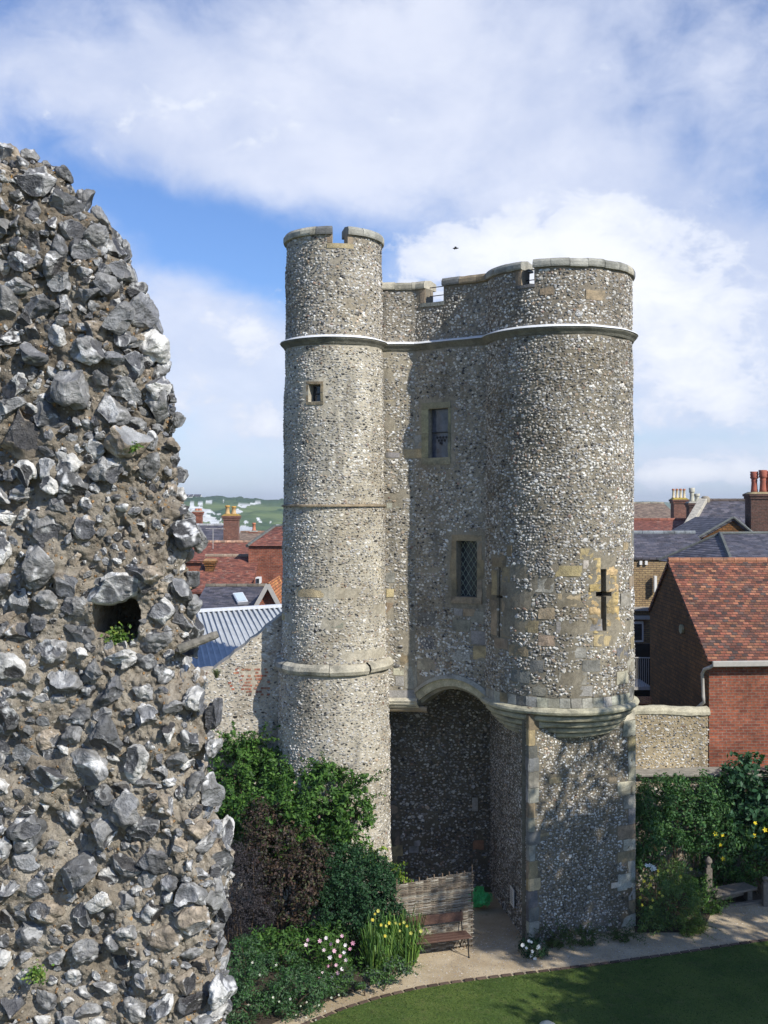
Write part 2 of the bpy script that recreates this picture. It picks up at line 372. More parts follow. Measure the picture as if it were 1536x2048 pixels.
M = dict(
    flint=mat_flint('flint_masonry'), stone=mat_stone('dressed_stone'), cement=mat_stone('cement_coping', dark=.3),
    lawn=mat_lawn(), path=mat_path(), mortar=mat_mortar(), nodule=mat_nodule(), leaf=mat_leaf('leaves'), petal=mat_leaf('petals', .2, .6),
    soil=mat_plain('soil', (.06, .045, .03), .95, var=.5, sc_=20, bmp=.03),
    earth=mat_plain('earth', (.10, .11, .05), .95, var=.4, sc_=.5),
    lead=mat_plain('lead', (.72, .73, .74), .5, var=.12, sc_=12), iron=mat_plain('black_iron', (.02, .02, .02), .5, .3, .3, 20),
    bark=mat_plain('bark', (.10, .07, .045), .9, var=.4, sc_=25, bmp=.02), wood=mat_plain('stained_wood', (.10, .055, .04), .6, var=.35, sc_=30, bmp=.01),
    oldwood=mat_plain('weathered_oak', (.19, .16, .125), .85, var=.35, sc_=18, bmp=.015), attr=mat_attr('painted', .8), wattle=mat_attr('wattle', .85, .004),
    net=mat_plain('green_net', (.07, .50, .14), .5, var=.3), glass=mat_glass('dark_glass'), glasslead=mat_glass('grey_leaded_glass', (.075, .08, .10)),
    skyglass=mat_plain('skylight_glass', (.62, .72, .75), .15, var=.1, spec=.6), white=mat_plain('white_paint', (.75, .74, .70), .5, var=.08),
    grey=mat_plain('grey_paint', (.40, .38, .35), .6, var=.1), dark=mat_plain('dark_inside', (.012, .011, .010), .9),
    redbrick=mat_brick('red_brick', (.34, .105, .055), (.22, .065, .04), (.24, .17, .13), blotch=.85),
    chimneybrick=mat_brick('chimney_brick', (.25, .105, .07), (.17, .075, .055), (.2, .16, .13), blotch=.5),
    darkbrick=mat_brick('old_dark_brick', (.22, .095, .03), (.12, .055, .018), (.07, .045, .02), .23, .11, .014, .7),
    sootbrick=mat_brick('sooty_brick', (.13, .06, .045), (.085, .045, .035), (.11, .09, .07), blotch=.4),
    yellowbrick=mat_brick('yellow_brick', (.40, .29, .15), (.29, .20, .11), (.16, .12, .08), .24, .09, .014, .4),
    tile=mat_tiles('clay_tiles', [(.30, .10, .06), (.22, .085, .055), (.38, .15, .085), (.15, .08, .06), (.10, .075, .065), (.28, .10, .06), (.36, .17, .09), (.17, .075, .055)], .155, .118, lich=.2, edge=.92),
    tile2=mat_tiles('weathered_red_tiles', [(.30, .10, .065), (.24, .085, .06), (.34, .13, .08), (.20, .08, .06)], .18, .11, (.42, .36, .28), .5),
    tile3=mat_tiles('orange_tiles', [(.52, .19, .07), (.42, .14, .06), (.56, .25, .09)], .18, .12, (.7, .4, .06), .5),
    tilebrown=mat_tiles('brown_tiles', [(.26, .19, .14), (.22, .16, .12), (.30, .22, .16)], .2, .14, (.3, .27, .16), .5),
    slate=mat_tiles('slates', [(.085, .085, .105), (.11, .105, .125), (.07, .072, .09), (.13, .12, .135)], .28, .17, (.20, .20, .17), .35, .6, .45),
    metal=mat_plain('metal_sheet_roof', (.44, .46, .47), .6, .1, .18, 3, .35), chalk=mat_plain('chalk', (.8, .8, .78), .9, var=.1),
    hill=mat_attr('hillside', .95), pot=mat_attr('terracotta', .8), ridge=mat_stone('ridge_tiles'))

# ------------------------------------------------------------------ flint cladding
ICO_V = nrm([(-1, 1.618, 0), (1, 1.618, 0), (-1, -1.618, 0), (1, -1.618, 0), (0, -1, 1.618), (0, 1, 1.618), (0, -1, -1.618), (0, 1, -1.618), (1.618, 0, -1), (1.618, 0, 1), (-1.618, 0, -1), (-1.618, 0, 1)])
ICO_F = np.array([(0, 11, 5), (0, 5, 1), (0, 1, 7), (0, 7, 10), (0, 10, 11), (1, 5, 9), (5, 11, 4), (11, 10, 2), (10, 7, 6), (7, 1, 8), (3, 9, 4), (3, 4, 2), (3, 2, 6), (3, 6, 8), (3, 8, 9), (4, 9, 5), (2, 4, 11), (6, 2, 10), (8, 6, 7), (9, 8, 1)])
def subdiv(v, f):
    v = [tuple(a) for a in v]; mid = {}; nf = []
    def mp(a, b):
        k = (min(a, b), max(a, b))
        if k not in mid: v.append(tuple(nrm((np.array(v[a])+np.array(v[b]))/2))); mid[k] = len(v)-1
        return mid[k]
    for a, b, c in f:
        ab, bc, ca = mp(a, b), mp(b, c), mp(c, a); nf += [(a, ab, ca), (b, bc, ab), (c, ca, bc), (ab, bc, ca)]
    return np.array(v), np.array(nf)
FL_PAL = np.array([(.72, .69, .63), (.55, .52, .46), (.39, .365, .32), (.25, .235, .21), (.13, .122, .112), (.05, .047, .045), (.42, .33, .24), (.30, .2, .15)])
def add_stones(mb, Pp, Nn, wdt, hgt, dep, probs, tilt=.35):
    n = len(Pp)
    if n == 0: return
    up = np.tile((0, 0, 1.), (n, 1)); T = nrm(np.cross(up, Nn)); U = np.cross(Nn, T)
    a = rng.normal(0, tilt, n); T2 = T*np.cos(a)[:, None]+U*np.sin(a)[:, None]; U2 = -T*np.sin(a)[:, None]+U*np.cos(a)[:, None]
    q = rng.normal(size=(n, 3, 3)); q, _ = np.linalg.qr(q)
    V = np.einsum('nij,kj->nki', q, ICO_V)*(1+rng.uniform(-.28, .22, (n, 12, 1)))
    L = V*np.stack([wdt, hgt, dep], 1)[:, None, :]
    vv = Pp[:, None]+L[..., :1]*T2[:, None]+L[..., 1:2]*U2[:, None]+L[..., 2:]*Nn[:, None]
    ci = rng.choice(len(FL_PAL), n, p=probs); col = FL_PAL[ci][:, None]*rng.uniform(.8, 1.2, (n, 1, 1))*rng.uniform(.75, 1.2, (n, 12, 1))
    patch = 1+.22*fbm(Pp*[.9, .9, .7], 3, 61)+.14*vnoise(Pp*[.3, .3, 3.1], 62); col = col*patch[:, None, None]
    cor = rng.random((n, 12, 1)) < .18; col = np.where(cor, np.maximum(col, .55), col)
    al = np.where((ci >= 2) & (ci <= 5), 1., .25)[:, None, None]*np.ones((n, 12, 1))
    F_ = (ICO_F[None]+12*np.arange(n)[:, None, None]).reshape(-1, 3)
    mb.add(vv.reshape(-1, 3), F_, np.concatenate([np.clip(col, 0, .85), al], -1).reshape(-1, 4))
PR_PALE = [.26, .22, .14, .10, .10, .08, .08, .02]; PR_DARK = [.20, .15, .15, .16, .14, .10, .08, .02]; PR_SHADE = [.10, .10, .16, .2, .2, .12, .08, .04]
def clad(name, f, s0, s1, z0, z1, parent, holes=(), zbot=None, ds=.12, thick=.4, mcol=(.40, .36, .29), probs=PR_PALE, pitch=(.084, .063), avoid=(), size=1.0, rough=.02, stones=True, ztop=None, extra=None, bare=.55):
    mb = MB()
    S = set(np.linspace(s0, s1, max(2, int((s1-s0)/ds)))); Zs = set(np.linspace(z0, z1, max(2, int((z1-z0)/.16))))
    for h in holes: S |= {h[0], h[1]}; Zs |= {h[2], h[3]}
    S = np.array(sorted(x for x in S if s0-1e-6 <= x <= s1+1e-6)); Zs = np.array(sorted(x for x in Zs if z0-1e-6 <= x <= z1+1e-6))
    zb = np.array([zbot(x) if zbot else z0 for x in S]); zt = np.array([ztop(x) if ztop else z1 for x in S])
    SS, ZZ = np.meshgrid(S, Zs, indexing='ij'); ZZc = np.minimum(np.maximum(ZZ, zb[:, None]), zt[:, None]); ns, nz = SS.shape
    pos, nor = f(SS.ravel(), ZZc.ravel()); pos = pos+nor*(fbm(pos*1.7, 3, 3)*rough)[:, None]
    quads = []
    for i in range(ns-1):
        sm = (S[i]+S[i+1])/2
        for j in range(nz-1):
            if max(Zs[j+1]-zb[i], Zs[j+1]-zb[i+1]) <= 1e-6 or min(Zs[j]-zt[i], Zs[j]-zt[i+1]) >= -1e-6: continue
            zm = (Zs[j]+Zs[j+1])/2
            if any(h[0] < sm < h[1] and h[2] < zm < h[3] for h in holes): continue
            quads.append((i*nz+j, (i+1)*nz+j, (i+1)*nz+j+1, i*nz+j+1))
    n = len(pos); back = pos-nor*thick; edges = {}
    for q in quads:
        for a, b in zip(q, q[1:]+q[:1]): edges[(a, b)] = 1
    side = [(b, a, a+n, b+n) for (a, b) in edges if (b, a) not in edges]
    fs = quads+[tuple(k+n for k in q[::-1]) for q in quads]+side
    mc = np.array(mcol)*(1+.12*fbm(np.vstack([pos, back])*2.3, 3, 5))[:, None]
    mb.add(np.vstack([pos, back]), fs, np.hstack([mc, np.zeros((2*n, 1))]))
    if stones:
        rows = np.arange(z0+.04, z1-.02, pitch[1]*size); pts = []
        for k, zr in enumerate(rows):
            ss = np.arange(s0+rng.uniform(0, .1), s1, pitch[0]*size); ss = ss+rng.uniform(-.32, .32, len(ss))*pitch[0]*size
            zz = zr+rng.uniform(-.38, .38, len(ss))*pitch[1]*size+.02*math.sin(k)*np.sin(ss*1.3); pts.append(np.stack([ss, zz], 1))
        pts = np.vstack(pts); ok = rng.random(len(pts)) < .93
        pts_zb = np.array([zbot(x) if zbot else z0 for x in pts[:, 0]]); pts_zt = np.array([ztop(x) if ztop else z1 for x in pts[:, 0]]); ok &= (pts[:, 1] > pts_zb+.03) & (pts[:, 1] < pts_zt-.02)
        ok &= ~((vnoise(np.stack([pts[:, 0]*2.3, pts[:, 1]*4.5, 0*pts[:, 0]], -1), 77) > .68) & (rng.random(len(pts)) < bare))
        for h in list(holes)+list(avoid): ok &= ~((pts[:, 0] > h[0]-.02) & (pts[:, 0] < h[1]+.02) & (pts[:, 1] > h[2]-.015) & (pts[:, 1] < h[3]+.015))
        pts = pts[ok]; p_, n_ = f(pts[:, 0], pts[:, 1]); p_ = p_+n_*(fbm(p_*1.7, 3, 3)*rough)[:, None]
        hf = .8 if probs is PR_PALE else 1.0; m = len(p_); big = np.where(rng.random(m) < .06, 1.55, 1.0)*np.where(rng.random(m) < .3, .68, 1)
        wd = rng.uniform(.028, .056, m)*size*big; hg = rng.uniform(.020, .038, m)*size*big*hf; dp = rng.uniform(.014, .026, m)*size
        jit = .25*probs_var(p_)
        add_stones(mb, p_-n_*(dp*.1)[:, None], nrm(n_+rng.normal(0, .12, (m, 3))), wd, hg, dp, probs)
    if extra is not None: mb.merge(extra)
    return mb.build(name, M['flint'], parent, uv=False)
def probs_var(p): return vnoise(p*.7, 8)
def cyl(cx, cy, Rf):
    def f(s, z):
        s = np.asarray(s, float); z = np.asarray(z, float); r0 = Rf(H) ; th = s/r0; r = np.vectorize(Rf)(z) if np.ndim(z) else Rf(z)
        n = np.stack([np.sin(th), -np.cos(th), 0*th], -1)
        return np.stack([cx+r*np.sin(th), cy-r*np.cos(th), z], -1), n
    return f
def poly(pts):
    pts = np.array(pts, float); seg = np.linalg.norm(np.diff(pts, axis=0), axis=1); cum = np.concatenate([[0], np.cumsum(seg)])
    tn = nrm(np.diff(pts, axis=0))
    def f(s, z):
        s = np.asarray(s, float); z = np.asarray(z, float)+0*s; i = np.clip(np.searchsorted(cum, s, 'right')-1, 0, len(seg)-1)
        p = pts[i]+tn[i]*(s-cum[i])[..., None]; n = np.stack([tn[i][..., 1], -tn[i][..., 0], 0*s], -1)
        return np.concatenate([p, z[..., None]], -1), n
    f.cum = cum; f.pts = pts
    def s_of(px):       # arc length at which the wall is seen at this column
        t = (px-768)/F
        for k in range(len(seg)):
            a, b = pts[k], pts[k+1]; d0 = a[0]-t*a[1]; d1 = b[0]-t*b[1]
            if d0*d1 <= 0: return cum[k]+seg[k]*d0/(d0-d1)
        return cum[-1] if t > pts[-1][0]/pts[-1][1] else cum[0]
    f.s = s_of
    def rect(x0, y0, x1, y1):
        a, b = s_of(x0), s_of(x1); D = f((a+b)/2, 0)[0][1]; return (a, b, Z(y1, D), Z(y0, D))
    f.rect = rect
    return f
ST = {'y': (.47, .38, .22), 'g': (.36, .35, .30), 'b': (.33, .26, .17), 'd': (.20, .20, .19), 'p': (.50, .46, .36), 'r': (.34, .18, .11)}
def block(mb, f, r, proud=.012, col='g', depth=.12, rough=.005, gap=.005, res=.07):
    s0, s1, z0, z1 = r[0]+gap, r[1]-gap, r[2]+gap, r[3]-gap
    if s1 <= s0 or z1 <= z0: return
    n = max(2, int((s1-s0)/res)+1); m = max(2, int((z1-z0)/res)+1)
    S, Zz = np.meshgrid(np.linspace(s0, s1, n), np.linspace(z0, z1, m), indexing='ij'); S = S.ravel(); Zz = Zz.ravel()
    p, nn = f(S, Zz); edge = (np.isclose(S, s0) | np.isclose(S, s1) | np.isclose(Zz, z0) | np.isclose(Zz, z1))
    seed = int(abs(s0*131+z0*977)) % 1000
    off = proud+fbm(p*9, 3, seed)*rough-edge*min(.003, abs(proud)*.2)
    jit = np.stack([vnoise(p*6, seed+1), 0*S, vnoise(p*6, seed+2)], -1)*.012
    fr = p+nn*off[:, None]+jit; bk = p-nn*depth; N_ = n*m; q = []
    for i in range(n-1):
        for j in range(m-1): q.append((i*m+j, (i+1)*m+j, (i+1)*m+j+1, i*m+j+1))
    bd = [(i*m, (i+1)*m) for i in range(n-1)]+[((n-1)*m+j, (n-1)*m+j+1) for j in range(m-1)]+[((i+1)*m+m-1, i*m+m-1) for i in range(n-1)]+[(j+1, j) for j in range(m-1)]
    q += [(b, a, a+N_, b+N_) for a, b in bd]
    c = np.array(ST[col] if isinstance(col, str) else col)*rnd.uniform(.8, 1.2)*np.array([1, rnd.uniform(.95, 1.03), rnd.uniform(.88, 1.08)])
    mb.add(np.vstack([fr, bk]), q, c)
def coping(mb, f, s0, s1, z, h=.2, over=.06, depth=.5, n=None, cols='gpgbdg', L=.42):
    """weathered coping stones along a wall head, laid end to end"""
    k = max(1, int(round((s1-s0)/L)))
    for i in range(k):
        a = s0+(s1-s0)*i/k+.004; b = s0+(s1-s0)*(i+1)/k-.004; m = max(2, int((b-a)/.1)+1); ss = np.linspace(a, b, m)
        p, nn = f(ss, np.full(m, z)); dz = rnd.uniform(-.008, .008); do = rnd.uniform(-.006, .006)
        prof = [(-.0, -h), (over+do, -h), (over+.012+do, -h*.82), (over+.012+do, -h*.42), (over-.03, -h*.1), (-.10, 0), (-depth*.5, .03), (-depth, -.03), (-depth, -h)]
        v = np.concatenate([[p[j]+nn[j]*o+np.array((0, 0, zz+dz)) for o, zz in prof] for j in range(m)]); v = v+fbm(v*8, 3, i)[:, None]*.006; K = len(prof)
        q = [(j*K+t, (j+1)*K+t, (j+1)*K+(t+1) % K, j*K+(t+1) % K) for j in range(m-1) for t in range(K)]
        q += [tuple(range(K))[::-1], tuple((m-1)*K+t for t in range(K))]
        mb.add(v, q, np.array(ST[rnd.choice(cols)])*rnd.uniform(.85, 1.15))

# ------------------------------------------------------------------ the barbican
TOP = H+5.5; CREN = H+4.95; STR = H+3.93
barb = thing('barbican_gatehouse', 'tall medieval flint gatehouse with two round turrets and a pointed arch', 'gatehouse', (2.4, 26, 0))
# left turret ---------------------------------------------------
LC = (W(668, 27.0), 27.0); LR = lambda z: 1.155+.012*(16.4-z) if z > 5.95 else 1.34+.012*(5.95-z)
LR0 = LR(H); fL = cyl(LC[0], LC[1], LR)
def rectL(x0, y0, x1, y1):
    t = [math.asin(max(-1, min(1, (x-668)/(LR0/27.0*F)))) for x in (x0, x1)]; D = LC[1]-LR0*math.cos(sum(t)/2)
    return (t[0]*LR0, t[1]*LR0, Z(y1, D), Z(y0, D))
LT = H+6.6; LS = H+6.18; hp = math.pi*LR0
gap1 = (rectL(669, 450, 700, 480)[0], rectL(669, 450, 700, 480)[1], LS, LT+1)
winL = rectL(622, 768, 646, 803)
avL = [rectL(600, 1178, 715, 1196), rectL(568, 1228, 590, 1242), rectL(650, 1240, 690, 1256), rectL(690, 1300, 765, 1316), rectL(612, 758, 656, 812), (-9, 9, 5.80, 6.08), (gap1[0]-.12, gap1[1]+.12, LS-.12, LT), rectL(745, 1210, 770, 1228)]
backgap = (hp*.62, hp*.8, LS, LT+1); backgap2 = (-hp*.8, -hp*.62, LS, LT+1)
eL = [MB(), MB()]
def late_left():
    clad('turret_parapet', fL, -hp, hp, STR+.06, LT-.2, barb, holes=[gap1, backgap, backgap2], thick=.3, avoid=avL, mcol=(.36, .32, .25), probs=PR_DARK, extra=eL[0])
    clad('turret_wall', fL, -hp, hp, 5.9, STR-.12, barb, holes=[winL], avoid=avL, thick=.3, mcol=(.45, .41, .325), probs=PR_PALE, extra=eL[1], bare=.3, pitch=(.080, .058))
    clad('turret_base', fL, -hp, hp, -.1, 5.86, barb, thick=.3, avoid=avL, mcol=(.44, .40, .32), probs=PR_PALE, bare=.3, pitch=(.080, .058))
mb = MB(); mb.lathe(*LC, [(0, LS-.9), (LR0-.2, LS-.9)], seg=40, col=ST['g']); mb.build('roof', M['stone'], barb)
mb = MB()
for a, b in ((gap1[1], backgap[0]), (backgap[1], hp+hp-hp*.8), (backgap2[1], gap1[0])): coping(mb, fL, a, b, LT, cols='gpdgp', h=.21, over=.07)
mb.build('coping', M['stone'], barb)
mb = eL[0]
for side in (-1, 1):
    a, b = (gap1[0]-.14, gap1[0]) if side < 0 else (gap1[1], gap1[1]+.14); block(mb, fL, (a, b, LS, LT-.2), .01, 'b', .3)
block(mb, fL, (gap1[0]-.14, gap1[1]+.16, LS-.12, LS), .015, 'y', .3)
mb = eL[1]
for r_, c_ in zip(avL[:4], ('y', 'y', 'g', 'y')):
    if r_[1]-r_[0] > .5:
        k = 3
        for i in range(k): block(mb, fL, (r_[0]+(r_[1]-r_[0])*i/k, r_[0]+(r_[1]-r_[0])*(i+1)/k, r_[2], r_[3]-.03*(i % 2)), -.002, c_)
    else: block(mb, fL, r_, 0, c_)
late_left()
def string_profile(r, z): return [(r-.05, z+.09), (r+.10, z+.035), (r+.115, z+.0), (r+.10, z-.02), (r+.05, z-.07), (r+.02, z-.12), (r-.05, z-.13)]
mb = MB(); rl = LR(STR); mb.lathe(*LC, string_profile(rl, STR), -180, 92, col=(.20, .19, .15), jit=.01); mb.build('string_course', M['stone'], barb)
mb = MB(); mb.lathe(*LC, [(rl-.02, STR+.105), (rl+.12, STR+.05), (rl+.135, STR+.028), (rl+.118, STR+.025), (rl+.1, STR+.04)], -180, 88, seg=90, jit=.008, col=(.8, .8, .8)); mb.build('lead_flashing', M['lead'], barb)
mb = MB(); mb.lathe(*LC, [(LR(H)-.03, H+.05), (LR(H)+.05, H+.025), (LR(H)+.055, H-.01), (LR(H)-.03, H-.03)], -180, 92, col=ST['b'], jit=.006); mb.build('string_course', M['stone'], barb)
mb = MB(); rb = LR(6.0)
for a, b, dz in ((-179, -58, 0), (-57, -2, -.01), (-1.5, 38, -.015), (39, 96, .02)):
    mb.lathe(*LC, [(rb-.05, 6.09+dz), (rb+.05, 6.09+dz), (rb+.16, 6.03+dz), (rb+.19, 5.94+dz), (rb+.15, 5.86+dz), (rb+.05, 5.82+dz), (rb-.05, 5.80+dz)], a, b, 24, ST['p'] if a > -60 else ST['g'], .02, int(a)+200)
mb.build('offset_moulding', M['stone'], barb)
def window(f, r, parent, fw=.1, fh=.1, deep=.22, glass='glass', lattice=None, bars=(), splay=False, scol='b', frw=None):
    fr = MB(); a, b, z0, z1 = r
    fw0, fw1 = frw or (fw, fw)
    cols = [scol]*3
    n = max(2, int((z1-z0)/.4))
    for i in range(n):
        h0 = z0+(z1-z0)*i/n; h1 = z0+(z1-z0)*(i+1)/n; e = .05*(i % 2) if n > 2 else 0
        block(fr, f, (a-fw0-e, a, h0, h1), .015, scol, deep); block(fr, f, (b, b+fw1+e, h0, h1), .015, scol, deep)
    block(fr, f, (a-fw0, b+fw1, z1, z1+fh), .02, scol, deep); block(fr, f, (a-fw0, b+fw1, z0-fh*1.05, z0), .03, scol, deep)
    fo = fr.build('window_surround', M['stone'], parent)
    g = MB(); ss = np.array([a-.02, b+.02, b+.02, a-.02]); zz = np.array([z0-.02, z0-.02, z1+.02, z1+.02]); p, n_ = f(ss, zz); p = p-n_*(deep-.02)
    nm = n_.mean(0); g.add(np.vstack([p, p-nm*.02]), [(0, 1, 2, 3), (7, 6, 5, 4), (0, 4, 5, 1), (1, 5, 6, 2), (2, 6, 7, 3), (3, 7, 4, 0)], (.1, .1, .1)); g.build('pane', M[glass], fo)
    L = MB(); org = p[0]+nm*.02; eu = nrm(p[1]-p[0]); wdt = np.linalg.norm(p[1]-p[0]); hh = z1-z0+.04
    if lattice:
        k = lattice; step = wdt/k*1.0; nn_ = int((wdt+hh/1.5)/step)+2
        for i in range(-nn_, nn_+1):
            for sgn in (1, -1):        # diagonal cames clipped to the light
                pts = []
                for t in np.linspace(0, hh, 80):
                    u = i*step+sgn*t/1.5
                    if 0 <= u <= wdt: pts.append(org+eu*u+np.array((0, 0, t)))
                if len(pts) > 3: L.tube([pts[0], pts[-1]], .0065, 4, (.34, .38, .30))
    for t in bars: L.bar(org+np.array((0, 0, hh*t)), org+eu*wdt+np.array((0, 0, hh*t)), .03, .025, (.05, .05, .05))
    for u in (0.01, wdt-.01): L.bar(org+eu*u, org+eu*u+np.array((0, 0, hh)), .025, .03, (.05, .05, .05))
    for t in (0.01, hh-.01): L.bar(org+np.array((0, 0, t)), org+eu*wdt+np.array((0, 0, t)), .025, .03, (.05, .05, .05))
    L.build('window_leading', M['attr'], fo)
window(fL, winL, barb, .07, .07, .26, scol='b', bars=(.5,))
# curtain between the turrets ------------------------------------
RC = (W(1117, 26.0), 26.0); RR = lambda z: 1.70+.004*(15-z); RR0 = RR(H); fR = cyl(RC[0], RC[1], RR)
A_ = (-.35, 27.0); B_ = (W(830, 27.0), 27.0); C_ = (W(985, 25.8), 25.8)
fW = poly([A_, B_, C_]); sEnd = fW.cum[-1]
sA0, sA1 = fW.s(835), fW.s(984); zsp = Z(1398, 26.7); zap = Z(1362, 26.6)
def zbotW(s):
    if s <= sA0: return zsp-.25
    t = (s-sA0)/(sA1-sA0)
    if t >= 1: return zsp
    u = abs(2*t-1); return zsp+(zap-zsp)*(1-u**2.1)*.93+(zap-zsp)*.07*(1-u)
upW = fW.rect(857, 817, 896, 915); loW = fW.rect(913, 1082, 954, 1194)
crW = (fW.s(851), fW.s(887), CREN, TOP+1)
ashW = [fW.rect(*r) for r in ((772, 1145, 790, 1165), (768, 1148, 772, 1160), (772, 1178, 788, 1195), (772, 1205, 786, 1240), (805, 1262, 830, 1300), (905, 1240, 940, 1262), (942, 1222, 968, 1245), (942, 1262, 972, 1290), (946, 1292, 975, 1320),
                               (800, 1305, 824, 1330), (786, 1335, 808, 1350), (810, 1332, 834, 1378), (775, 1380, 832, 1398), (770, 905, 800, 915), (808, 898, 845, 916), (763, 738, 783, 752), (765, 840, 790, 862), (908, 1217, 925, 1232), (772, 1005, 800, 1016), (828, 870, 846, 896), (765, 800, 792, 806), (925, 1217, 950, 1232), (835, 1318, 870, 1340), (790, 1352, 808, 1372))]
avW = ashW+[fW.rect(838, 797, 907, 933), fW.rect(896, 1064, 970, 1216), fW.rect(833, 570, 850, 603), (sA0-.05, sA1, zsp, zap+.03)]
mbA, mbB = MB(), MB()
def late_curtain():
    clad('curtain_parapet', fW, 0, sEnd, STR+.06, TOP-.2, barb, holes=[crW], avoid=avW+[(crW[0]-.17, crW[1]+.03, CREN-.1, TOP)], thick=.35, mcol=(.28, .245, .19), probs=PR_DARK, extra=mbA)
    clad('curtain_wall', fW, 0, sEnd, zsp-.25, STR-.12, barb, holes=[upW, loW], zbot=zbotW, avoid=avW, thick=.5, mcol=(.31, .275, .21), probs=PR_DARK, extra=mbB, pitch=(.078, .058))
mb = mbB
for i, r_ in enumerate(ashW): block(mb, fW, r_, .004, 'ggybpg'[i % 6])
block(mbA, fW, (crW[0]-.16, crW[0], CREN, TOP-.2), .012, 'b', .35); block(mbA, fW, (crW[0]-.16, crW[1]+.02, CREN-.1, CREN), .02, 'd', .35)
# low ashlar facing by the arch
for x0, y0, x1, y1, c_ in ((835, 1225, 870, 1250, 'd'), (838, 1275, 868, 1298, 'd'), (905, 1300, 940, 1322, 'g'), (872, 1322, 905, 1340, 'b')): block(mb, fW, fW.rect(x0, y0, x1, y1), .004, c_)
late_curtain()
mb = MB(); coping(mb, fW, fW.s(757), crW[0]+.01, TOP, cols='ppg', h=.2); coping(mb, fW, crW[1]-.02, sEnd+.1, TOP, cols='gdgb'); mb.build('coping', M['stone'], barb)
def sweep(f, s0, s1, z, prof, name, mat, col, n=30):
    mb = MB(); ss = np.linspace(s0, s1, n); K = len(prof); p, nn = f(ss, np.full(n, z)); nn = nn.copy()
    v = np.concatenate([[p[j]+nn[j]*o+np.array((0, 0, dz)) for o, dz in prof] for j in range(n)]); v = v+fbm(v*3, 2, 4)[:, None]*.006
    mb.add(v, [(j*K+t, (j+1)*K+t, (j+1)*K+t+1, j*K+t+1) for j in range(n-1) for t in range(K-1)], col); return mb.build(name, M[mat], barb)
sweep(fW, fW.s(758), sEnd, STR, [(r-0, z) for r, z in string_profile(0, 0)], 'string_course', 'stone', (.20, .19, .15))
sweep(fW, fW.s(760), sEnd, STR, [(-.02, .105), (.12, .05), (.135, .028), (.118, .025), (.1, .04)], 'lead_flashing', 'lead', (.8, .8, .8))
window(fW, upW, barb, .13, .16, .2, 'glasslead', bars=(.52,), scol=(.33, .31, .21), frw=(.2, .08))
# tie three dark quarries into the upper leaded light
window(fW, loW, barb, .14, .15, .26, 'glass', lattice=4, scol='b')
q = MB(); p0, n0 = fW(np.array([(upW[0]+upW[1])/2]), np.array([upW[2]])); eu = nrm(np.array(C_)-np.array(B_)); eu = np.array((eu[0], eu[1], 0))
for i, j in ((-1, 0), (0, 0), (1, 0), (-.5, 1), (.5, 1), (0, -1), (-1.5, 1), (1.5, 1), (-.5, -.8)):
    c_ = p0[0]-n0[0]*.165+eu*(i*.085)+np.array((0, 0, .42+j*.075)); q.add([c_+eu*.03, c_+np.array((0, 0, .045)), c_-eu*.03, c_-np.array((0, 0, .045))], [(0, 1, 2, 3)], (.02, .02, .025))
q.build('dark_quarries', M['attr'], barb)
# arch ring, hood mould, corbel table on the left, soffit
def archpath(off, n=40, lo=0.0, hi=1.0):
    out = []
    for t in np.linspace(lo, hi, n):
        s = sA0+(sA1-sA0)*t; e = 1e-3; z = zbotW(min(max(s, sA0+1e-4), sA1-1e-4)); zb_ = zbotW(min(max(s+e, sA0+1e-4), sA1-1e-4)); za_ = zbotW(min(max(s-e, sA0+1e-4), sA1-1e-4))
        d = nrm(np.array((2*e, zb_-za_))); out.append((s-d[1]*off, z+d[0]*off))
    return np.array(out)
def archband(o0, o1, pr0, pr1, col, name, nv=11):
    mb = MB(); a = archpath(o0, 45); b = archpath(o1, 45)
    step = 44//nv
    for k in range(nv):
        i0 = k*step; i1 = i0+step; v = []; 
        for i in range(i0, i1+1):
            for (s, z), pr in ((a[i], pr0), (b[i], pr1)):
                p, n_ = fW(np.array([s]), np.array([z])); v += [p[0]+n_[0]*pr, p[0]-n_[0]*.5]
        v = np.array(v); m = i1-i0+1; q_ = []
        for i in range(m-1):
            A0 = i*4; q_ += [(A0, A0+4, A0+6, A0+2), (A0+1, A0+5, A0+4, A0), (A0+2, A0+6, A0+7, A0+3)]
        q_ += [(0, 2, 3, 1), (4*(m-1), 4*(m-1)+1, 4*(m-1)+3, 4*(m-1)+2)]
        mb.add(v, q_, np.array(col)*rnd.uniform(.85, 1.12))
    return mb.build(name, M['stone'], barb)
archband(-.09, .10, .015, .03, (.52, .46, .31), 'arch_ring'); archband(.101, .19, .10, .04, (.40, .38, .31), 'hood_moulding')
archband(-.17, -.092, -.09, -.07, (.30, .26, .18), 'arch_inner_order')
def moul(name, s0, s1, z, prof, col): return sweep(fW, s0, s1, z, prof, name, 'stone', col, 12)
moul('corbel_table', fW.s(765), sA0+.03, zsp-.12, [(0, .10), (.05, .09), (.09, .03), (.06, -.03), (.06, -.05), (.02, -.09), (-.05, -.16), (-.3, -.17)], ST['p'])
moul('corbel_table', fW.s(765), sA0+.22, zsp-.34, [(-.12, .10), (-.08, .08), (-.07, .0), (-.12, -.05), (-.3, -.06)], ST['b'])
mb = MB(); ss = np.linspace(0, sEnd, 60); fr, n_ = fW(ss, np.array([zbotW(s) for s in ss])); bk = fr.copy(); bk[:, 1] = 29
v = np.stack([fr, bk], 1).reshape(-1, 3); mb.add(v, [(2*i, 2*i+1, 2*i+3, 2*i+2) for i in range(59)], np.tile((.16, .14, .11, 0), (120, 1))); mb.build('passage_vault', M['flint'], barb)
BK = 28.3; fB = poly([(-.6, BK), (3.2, BK)])
